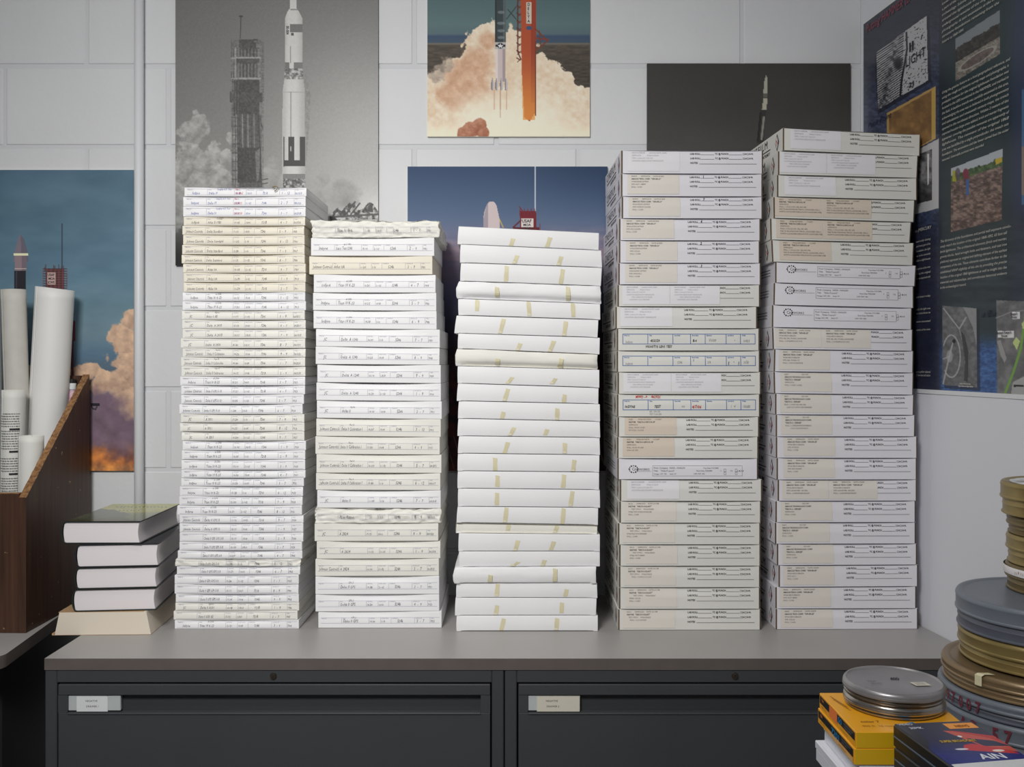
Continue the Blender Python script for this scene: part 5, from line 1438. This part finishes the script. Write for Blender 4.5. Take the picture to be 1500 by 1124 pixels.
    c.line(508,312,520,296,2.4,w(50)); c.line(514,314,527,298,2.2,w(56)); c.line(487,324,490,310,2.5,w(56)); c.poly([(536,310),(544,296),(547,311)],w(52)); c.line(484,318,554,314,2.6,w(60)); c.line(496,324,552,322,2,w(170))
    c.rect(257,330,600,389,w(70),.0)
    c.grain(12,1.6)
r2,c2=board('launch_photograph','large black-and-white print of a tall rocket rising beside its launch tower',257,554,-34,389,p2,matte,edge_d,step=.8)
lettering(r2,c2,[('00-004',419.3,38,4.2,True,.75,math.pi/2)],M['ink'])

# colour launch at top
def p3(c):
    c.grad([(-40,(88,108,110)),(0,(88,114,118)),(35,(98,124,126)),(50,(92,114,122)),(53,(62,84,112)),(62,(70,88,108)),(64,(120,116,104)),(67,(92,84,74)),(110,(70,62,54)),(150,(92,84,78))])
    c.mottle(((c.Y>66)&(c.Y<160)).astype(float)*.5,(56,50,44),(104,96,84),sc=9,sy=2.5,seed=3,con=2)
    c.rect(626,148,864,152,(120,108,90),.6,soft=2)
    c.smoke([(720,60,28),(712,46,14),(700,66,22),(745,70,30),(705,100,40),(670,105,22),(655,130,30),(690,130,40),(632,125,16),(640,160,34),(760,80,30),(790,98,24),(805,112,26),(822,128,26),(835,148,28),(852,160,26),(800,160,60),(740,160,60),(680,175,50),(630,190,40),(860,190,40),(862,138,10),(750,110,40)],(226,192,158),(255,246,226),seed=7,sc=11,edge=.5,soft=.10,light_dir=(.4,-.5))
    c.smoke([(690,120,44),(668,140,30),(650,140,16),(700,90,30),(715,60,18)],(196,146,112),(246,214,186),seed=27,sc=13,edge=.35,soft=.5,light_dir=(.5,.2))
    c.smoke([(640,112,14),(655,95,12),(645,100,10)],(150,136,128),(214,196,176),seed=17,sc=7,edge=.6,soft=.5,a=.8)
    m=sst(120,175,c.Y)*sst(110,40,np.abs(c.X-750)); c.blend(m*.9,(255,248,226))
    c.blend(sst(175,196,c.Y)*.9,(255,246,220))
    c.smoke([(690,190,13),(702,183,12),(680,197,12),(708,194,10)],(150,84,58),(212,158,130),seed=33,sc=7,edge=.3,soft=.15)
    # tower
    c.poly([(762,-40),(786,-40),(784,165),(776,178),(768,172),(764,100)],(184,82,48)); c.rect(778,-40,785,150,(150,58,38),.75)
    c.blend(c.mask([(762,60),(786,60),(784,176),(766,176)])*sst(60,176,c.Y)*.75,(240,160,70))
    c.rect(784,60,785.5,170,(120,48,34),.9)
    c.rect(771,3,779,35,(216,206,190)); c.ell(775,41,4,3,(60,90,130))
    for k in range(12): 
        y=-36+k*11; c.line(757,y,762,y+3,1.5,(110,52,42)); c.line(758,y+6,763,y+1,1.1,(120,60,48))
    c.line(758.5,-40,758.5,75,1.6,(96,50,44)); c.line(758,75,763,87,1.6,(96,50,44))
    c.pline([(784,42),(802,60),(790,70),(784,74)],1.6,(130,60,44)); c.line(784,56,803,58,2,(140,60,44)); c.line(790,45,792,70,1.2,(120,60,44)); c.line(742,28,756,10,1.2,(60,60,60)); c.line(744,14,756,28,1.2,(60,60,60))
    # rocket
    c.rect(725,-40,741.5,62,(60,72,76)); c.rect(737,-40,741.5,62,(92,102,104)); c.rect(725,-40,728,62,(46,56,60)); 
    for y,w_ in ((18,5),(34,6),(45,5.5),(55,5)): c.ell(734,y,w_,2.2,(150,160,164),.6)
    c.rect(725,62,741.5,72,(196,194,190)); c.ell(733,67,4.2,4.2,(34,40,52)); c.poly([(733,63.4),(734.2,66.4),(737,66.4),(734.8,68),(735.6,70.6),(733,69),(730.4,70.6),(731.2,68),(729,66.4),(731.8,66.4)],(236,236,236)); c.rect(726,65.5,729,68.5,(40,46,60)); c.rect(737,65.5,740.5,68.5,(40,46,60))
    c.rect(726,72,740.5,120,(214,198,196)); c.rect(736,72,740.5,120,(176,160,164)); c.rect(726,72,729,120,(236,224,220))
    for x in (719,725,732,739): c.poly([(x,122),(x+2.5,113),(x+5,122),(x+4.4,132),(x+.6,132)],(150,142,146)); c.poly([(x+2.5,113),(x+5,122),(x+4.4,132),(x+2.5,132)],(206,200,200))
    for x in (724,733,742): c.line(x,132,x,160,1.6,(214,176,150),.7)
    c.line(733,132,733,172,1.2,(190,150,120),.7)
r3,c3_=board('launch_photograph','colour print of rocket in billowing cream smoke beside an orange tower lettered DELTA',626,864,-44,200,p3,gloss)
lettering(r3,c3_,[(ch,772.6,8.6+j*6.1,4.2,True,.9,0) for j,ch in enumerate('DELTA')],M['ink'])

# blue-sky launch
def p4(c):
    c.grad([(244,(56,78,110)),(290,(76,98,130)),(325,(96,114,144)),(345,(112,120,146)),(365,(142,128,146)),(400,(120,110,132)),(430,(90,92,124)),(470,(52,54,78)),(540,(34,30,38)),(600,(58,30,36)),(640,(92,60,54)),(690,(120,92,76))])
    c.C-=(sst(720,897,c.X)*sst(380,244,c.Y)*14)[...,None]
    c.mottle(sst(325,350,c.Y)*sst(420,380,c.Y)*.35,(110,112,146),(178,152,160),sc=22,sy=6,seed=4,con=2.4)
    c.mottle(sst(470,560,c.Y)*.7,(30,26,32),(110,44,48),sc=12,seed=6,con=2)
    for k in range(24):
        a=600+k*13; c.line(a,640,a+14,690,1.2,(190,160,140),.5); c.line(a+14,640,a,690,1.2,(60,40,40),.6)
    # rocket
    c.poly([(709,312),(713,300),(717,295.5),(723,295.5),(727,300),(732,322),(732,470),(708,470),(708,322)],(214,198,198)); c.poly([(708,322),(713,300),(715,297),(713,470),(708,470)],(170,158,168))
    c.line(732,322,737,333,1.4,(206,176,90))
    # gantry
    c.line(784,244,784,309,1.8,(196,204,216)); c.rect(761,309,784.5,316,(112,30,42)); 
    for x in (762,768,773,778,783): c.line(x,306,x,318,1.0,(126,36,46))
    c.line(761,303,766,310,1.2,(120,34,44)); c.rect(762,316,784,345,(120,30,42)); c.rect(763.5,320,781,337,(224,214,210)); c.line(752,333,763,323,2.0,(100,30,44)); c.rect(752,333,790,500,(96,26,38)); c.rect(784,312,786,345,(110,30,42)); c.line(791,328,791,345,1,(120,50,60))
r4,c4=board('launch_photograph','colour print with deep blue sky, pale rocket nose and red gantry behind middle stack',597,890,244,690,p4,gloss,edge_w)
lettering(r4,c4,[('USAF',764.4,326,4.6,True,.95,0),('MOA',766.5,331.2,3.6,True,.95,0),('JCWS',765.2,336.6,3.8,True,.95,0)],M['ink'])

# dark launch
def p5(c):
    c.grad([(93,(72,69,67)),(150,(74,72,70)),(220,(84,84,82)),(480,(96,94,92))])
    c.C+=((fbm(c.X/60,c.Y/40,2,3)-.5)*7)[...,None]
    L=lambda a,b,w,col: c.line(*a,*b,w,col)
    c.poly([(1122.5,110),(1124.5,117),(1123.5,137),(1118,137),(1120,117)],(196,194,178)); c.rect(1118,137,1124,143,(120,116,106),.9)
    c.poly([(1118.5,143.5),(1124.5,143.5),(1122.5,161),(1116,161)],(202,198,180)); c.poly([(1115,161),(1122.5,161),(1118.5,210),(1108,210)],(66,62,60)); c.line(1119,172,1115.5,204,3,(160,158,150)); c.line(1114,166,1110,206,2.2,(44,42,42))
    c.grain(5,2)
r5,c5=board('launch_photograph','plain dark grey print with small slender white rocket, above the two right stacks',948,1246,93,470,p5,gloss,edge_d,step=1.2,gain=.85)

# ---------------------------------------------------------------- poster on the right wall
def wall_px(s,z):
    n=math.hypot(KW,1); off=.0016
    X=XC+KW/n*s-off/n; Y=YW-s/n-KW*off/n
    return 750+F*X/Y, HOR+F*(HC-z)/Y, X, Y
s_a=.010; s_b=.80; zt_=2.167; zb_=1.2395
ss_=np.arange(s_a,s_b,.00185); zz=np.arange(zt_,zb_,-.0012)
Sg,Zg=np.meshgrid(ss_,zz)
PXg,PYg,Xg,Yg=wall_px(Sg,Zg)
c=Canvas(PXg,PYg)
# background: blue water at the left/bottom, dark slate green column
c.grad([(1262,(74,84,112)),(1330,(60,66,94)),(1362,(46,56,88)),(1380,(40,50,60)),(1400,(38,56,60)),(1470,(36,54,58)),(1494,(44,56,84)),(1560,(60,80,120))],'x')
c.mottle((c.X<1376).astype(float)*.55,(40,44,62),(104,116,148),sc=5,sy=3,seed=4,con=1.8)
c.blend(sst(150,10,c.Y-(1330-c.X)*.6)*(c.X<1400)*.8,(42,44,56))
low=sst(480,520,c.Y)*(sst(1372,1382,c.X)); c.mottle(low*.95,(38,70,128),(76,122,184),sc=4,sy=2,seed=14,con=2.0)
c.blend(sst(310,360,c.Y)*sst(1384,1370,c.X)*.75,(40,42,58))
c.mottle(sst(300,330,c.Y)*sst(480,440,c.Y)*sst(1376,1384,c.X)*.6,(28,36,44),(58,70,76),sc=26,sy=8,seed=44,con=2)
c.C-=((fbm(c.X/40,c.Y/60,12,3)-.5)*14)[...,None]
c.rect(1494,480,1700,700,(120,120,120),0)
# map print "II LIGHT"
A,B,Cc,D_=(1285,77),(1358,23),(1360,118),(1287,161)
Q=[A,B,Cc,D_]
c.poly([(1282,84),(1362,24),(1365,120),(1287,168)],(26,28,38),.6)
mk=c.mask(Q); c.blend(mk,(190,190,194))
yy=c.Y+(c.X-1285)*.66
stripes=(np.sin(yy*2*math.pi/3.4)>.0).astype(float)*(c.X<1325-(c.Y-60)*.02)
c.blend(mk*stripes*.9,(34,34,40))
dots=((vnoise(c.X/1.9,yy/1.9,9)>.80)&(c.X>1322)).astype(float); c.blend(mk*dots*.9,(40,40,46))
c.mottle(mk*(c.X<1322)*sst(135,152,c.Y)*.7,(40,40,46),(190,190,194),sc=3.5,seed=6,con=4)
c.mottle(mk*np.exp(-((c.X-1308-(c.Y-90)*-.2)/6)**2)*.8,(36,36,42),(170,170,176),sc=4,seed=26,con=3)
c.pline([(1329,48),(1330,72),(1326,96),(1322,118),(1320,140)],2.6,(34,34,40)); c.ell(1317,93,6,9,(34,34,40),1,.5)
# sepia photo
c.poly([(1300,166),(1371,126),(1371,203),(1300,243)],(190,156,96)); 
m2=c.mask([(1303,168.5),(1365,133),(1365,204),(1303,241)]); c.mottle(m2,(122,92,62),(178,138,84),sc=14,seed=5,con=2); c.poly([(1365,133),(1371,126),(1371,203),(1365,206)],(200,166,92))
# small framed print
c.poly([(1340,222),(1376,203),(1376,305),(1340,314)],(196,196,198)); m3=c.mask([(1343,228),(1366,218),(1366,293),(1343,299)]); c.mottle(m3,(60,60,62),(160,160,162),sc=8,seed=7,con=2); c.poly([(1359,226),(1361,225),(1361,270),(1359,271)],(230,230,230)); c.blend(m3*sst(255,300,c.Y)*.7,(40,40,42))
# two photographs in the column
mA=c.mask([(1400,57),(1464.5,15),(1465,79),(1400,119)]); c.blend(mA,(128,136,140))
ln=c.Y+(c.X-1400)*.60
c.mottle(mA*(ln>68+6*fbm(c.X/6,c.Y/6,3,3)),(34,30,28),(74,68,62),sc=4,seed=3,con=2)
c.mottle(mA*(ln>92),(96,90,84),(160,154,144),sc=3,seed=8,con=2)
e=np.sqrt(((c.X-1432)/24)**2+((ln-97-8)/7)**2); c.mottle(mA*(e<1),(84,74,72),(122,108,102),sc=3,seed=9,con=2); c.blend(mA*((e>1)&(e<1.2)),(164,160,152)); c.blend(mA*(ln>122)*.5,(60,50,46))
mB=c.mask([(1394,247),(1469.5,218),(1469,322),(1394,340)]); lB=c.Y+(c.X-1394)*.34
c.blend(mB,(176,184,190)); c.mottle(mB*(lB>262-10*fbm(c.X/5,c.Y/9,4,2)),(40,62,34),(96,120,72),sc=4,seed=13,con=2)
c.mottle(mB*(lB>268),(78,60,56),(150,128,118),sc=5,sy=3,seed=23,con=2.6,o=5); c.poly([(1459,234),(1469,230),(1469,237),(1460,242)],(196,168,40)); c.rect(1396,250,1402,266,(176,172,40),.9); c.ell(1416,255,4.5,8,(124,40,62)); c.rect(1416,263,1421,286,(62,98,156)); c.ell(1404,255,4,9,(90,76,90),.8)
# aerial photographs at the bottom
mC=c.mask([(1381,448),(1431.5,452),(1431.5,568),(1381,564)]); c.poly([(1384,450),(1436,452),(1436,573),(1384,569)],(20,26,40),.6); c.mottle(mC,(88,88,90),(128,128,130),sc=5,seed=5,con=1.6)
W_=(184,184,186)
m_=mC
def mline(p,w,col=W_,a=.85):
    for q1,q2 in zip(p,p[1:]): c.line(*q1,*q2,w,col,a)
c.poly([(1412,450),(1431,452),(1431,505),(1426,480),(1418,462)],(158,158,160),.8)
mline([(1383,452),(1406,482),(1416,465)],1.8); mline([(1406,482),(1413,510),(1415,540),(1414,560)],1.4,(150,150,150))
t=np.linspace(-2.6,2.4,24); mline([(1394+13*math.cos(a),522+31*math.sin(a)) for a in t],1.6)
c.ell(1391.5,522,4.5,9,(160,160,162)); mline([(1397,500),(1391,522),(1382,562)],1.9); c.ell(1398,500,2.5,3,(30,30,32)); mline([(1382,526),(1392,522)],1.5)
c.poly([(1408,484),(1414,492),(1419,515),(1418,560),(1412,558),(1414,530)],(50,50,52),.8); c.rect(1408,562,1430,566,(220,220,220),.0)
mD=c.mask([(1460.5,440),(1620,446),(1620,600),(1460.5,582)]); c.mottle(mD,(92,92,94),(132,132,132),sc=9,seed=15,con=1.8); c.poly([(1461,500),(1466,498),(1475,525),(1472,532),(1466,520)],(168,168,168),.8); c.poly([(1484,560),(1500,552),(1560,550),(1560,600),(1480,585)],(176,180,178),.9)
c.pline([(1506,440),(1496,510),(1485,545),(1470,582)],3.4,(120,170,70)); c.poly([(1484,502),(1489,494),(1495,500),(1490,513)],(196,214,140)); c.poly([(1497,474),(1503,468),(1506,480),(1499,482)],(196,214,140))
c.pline([(1460,466),(1480,458),(1500,455)],1.2,(150,150,150))
c.rect(1483,457,1495,467.5,(236,236,236)); c.rect(1462,485,1486,495,(232,232,232)); c.rect(1485,564,1500,567,(24,24,24)); 
c.poly([(1497,132),(1620,60),(1620,300),(1497,300)],(70,110,150),.9); c.poly([(1497,215),(1620,200),(1620,330),(1497,285)],(140,120,104),.9)
# white margin
mar=((Sg<s_a+.006)|(Zg>zt_-.006)|(Zg<zb_+.010)).astype(float); c.blend(mar,(226,228,230))
pos=np.stack([Xg,Yg,Zg],-1)
bow=(.0015*np.sin(Sg*9)*np.sin(Zg*7))+.0008
pos[...,0]-=np.abs(bow)
po=(rw(.4,zb_)[0],rw(.4,zb_)[1],zb_)
R6=empty('wall_poster',po); tag(R6,'large glossy blue and slate-green history poster covering the right wall','poster')
sheet('printed_panel',c,pos-np.array(po),[print_mat('glossy_poster_print',.32,.4),edge_w],R6,gain=1.0,thick=.0006,nrm=(1,0,0),cap=False)
# poster lettering, laid out on the wall plane: s across, z up
def unpx(px,py):
    q=(px-750)/F; Y=(XC+KW*YW)/(q+KW); return (YW-Y)*math.hypot(KW,1), HC-(py-HOR)/F*Y
def wall_text(name,items,m):
    k=Ink()
    for (t,px,py,hpx,b,sh,ws,wpx) in items:
        s,z=unpx(px,py); Y=YW-s/math.hypot(KW,1); h=hpx/F*Y
        if wpx:      # fit the wanted width
            w=sum(glyph(ch,b)[2] for ch in t)*h; s2,_=unpx(px+wpx,py); ws=(s2-s)/w
        k.text(t,s,-z,h,bold=b,shear=sh,ws=ws)
    n=math.hypot(KW,1)
    def mp(p,e):
        out=[]
        s=p[:,0]; z=-p[:,1]; off=.0016+.0035
        return np.c_[XC+KW/n*s-off/n-po[0], YW-s/n-KW*off/n-po[1], z-po[2]]
    return k.build(name,mp,m,R6)
wall_text('red_title',[('Putting HAMMER to WALL',1271,49,11.5,False,.2,1,90)],mat('dull_red_print',(150,62,84),.5))
wall_text('map_lettering',[('II',1334,77,13,True,0,1,8),('LIGHT',1329,99,13,False,0,1,30),('21',1334,129,7,True,0,1,9)],M['ink'])
wall_text('dark_blue_lettering',[("Punk Point",1274,189,8,False,.2,1,34),('a Bui',1440,465,9,False,.2,1,22)],mat('dark_blue_print',(26,32,62),.5))
wall_text('place_labels',[("Keeper's",1484,462,3.6,True,0,1,10),('House',1485,466.5,3.6,True,0,1,8),("Assistant Keeper's",1463,489.5,3.6,True,0,1,22),('House',1470,493.8,3.6,True,0,1,9)],M['ink'])
para0=['known to have been located on a map of the site','a part of the Cape Canaveral light station and','archaeology. Subsequent investigations found','around the lighthouse and ruins of many','underground remains of the original brick','photographs. A test excavation at the brick','structure foundations remaining from the','historic ca 1868-1894.']
para1=['Using the granite feature as a local geographical reference, and',"using the rough and historic survey maps and photographs, a",'probable location for the original lighthouse foundation was','located in the GPS monitored in the HAMMER, and marked in','the field. A backhoe trench was carefully excavated in this area,','acknowledging the area was as believed in both photogrammetry','and calculations and nineteenth century maps, the trench','opened in the northeast direction. Within 2 meters of the','expected location large areas tabbed, brick and mortar fragments','appeared, covering the possible remnants are apparently of','lighthouse. The remnant of the original 1868','area was backfilled by a single perpendicular, this trench cuts','foundation. The excavation and the lower carved feet the outer','removed. Unmovable portions were recorded.']
para2=['The discovery of the foundations and partial wall exposure conclu-','sively match the location of the original 1868-1892, 65 foot tall','brick lighthouse. The architectural elements (brick and mortar,','granite blocks, hand wrought bolts and fasteners, and cast iron','platform) represent an original and defining element of the earliest','component of the site. These elements contribute further to the','established NRHP eligibility of this site by providing the precise','location of the original 1868 lighthouse as well as insight into the','materials and relationships, and corroborate historical evidence','in the archaeological record.']
it=[]
for j,t in enumerate(para0): it.append((t,1383,16-0+(j-1)*8.0,3.6,False,.25,1,(84 if j<7 else 32)))
for j,t in enumerate(para1): it.append((t,1383,138+j*7.6,3.6,False,.25,1,(100 if j==0 else 98 if j<13 else 62)))
for j,t in enumerate(para2): it.append((t,1380.5,356+j*7.5,3.5,False,.25,1,(104 if j==0 else 98 if j<9 else 38)))
it+=[('ca (MERCURY',1343,341,4.4,False,.2,1,24)]
for y,t in [(356,'and only dating'),(363,'and most part of its'),(370,'foundation, the light'),(377,'was, to be a community'),(384,'after a lighthouse'),(396,'on and on of the river'),(403,'along the original'),(410,'was as expected with'),(437,'are intact today'),(455,'and, the light was'),(461,'to contribute to'),(473,'were excavated'),(485,'remains of the tower'),(546,'as a pilot island'),(551,'(1) on map and station')]: it.append((t,1345,y,3.0,False,.25,1,21))
it+=[('Aerial of the site area',1409,563,2.2,True,0,1,16),('Cape Canaveral light station',1407,566.5,2.2,True,0,1,22)]
wall_text('cream_paragraphs',it,mat('cream_print',(206,204,196),.5))
# ---------------------------------------------------------------- light
def area(name,loc,sx,sy,power,rot=(0,0,0),col=(1,1,1)):
    l=bpy.data.lights.new(name,'AREA'); l.shape='RECTANGLE'; l.size=sx; l.size_y=sy; l.energy=power; l.color=col
    o=bpy.data.objects.new(name,l); o.location=loc; o.rotation_euler=rot; COL.objects.link(o); return o
k1=area('aimed_key_light',(-.62,.0,2.40),.6,.5,14.6,(0,0,0),(1,.985,.96)); k1.data.spread=math.radians(96)  # unseen key light without fixture, narrowed and aimed to leave the upper corners darker
k1.rotation_euler=(Vector((-.32,2.4,.95))-Vector((-.62,.0,2.40))).to_track_quat('-Z','Y').to_euler()
area('ceiling_light_near',(-.35,1.25,ZC-.05),.9,.3,4,(0,0,0),(1,.985,.96))
w=bpy.data.worlds.new('room_ambient'); bpy.context.scene.world=w; w.use_nodes=True
bg=w.node_tree.nodes['Background']; bg.inputs['Color'].default_value=(.88,.93,1,1); bg.inputs['Strength'].default_value=.18

# ---------------------------------------------------------------- camera
cd=bpy.data.cameras.new('camera'); cd.sensor_width=36; cd.sensor_fit='HORIZONTAL'; cd.lens=F/1500*36
cd.shift_y=-(562-HOR)/1500.0; cd.clip_start=.05
co=bpy.data.objects.new('camera',cd); co.location=(0,0,HC); co.rotation_euler=(math.pi/2,0,0); COL.objects.link(co)
sc=bpy.context.scene; sc.camera=co
sc.view_settings.view_transform='Standard'; sc.view_settings.look='None'; sc.view_settings.gamma=1.0; sc.view_settings.exposure=0.0
sc.view_settings.use_curve_mapping=False
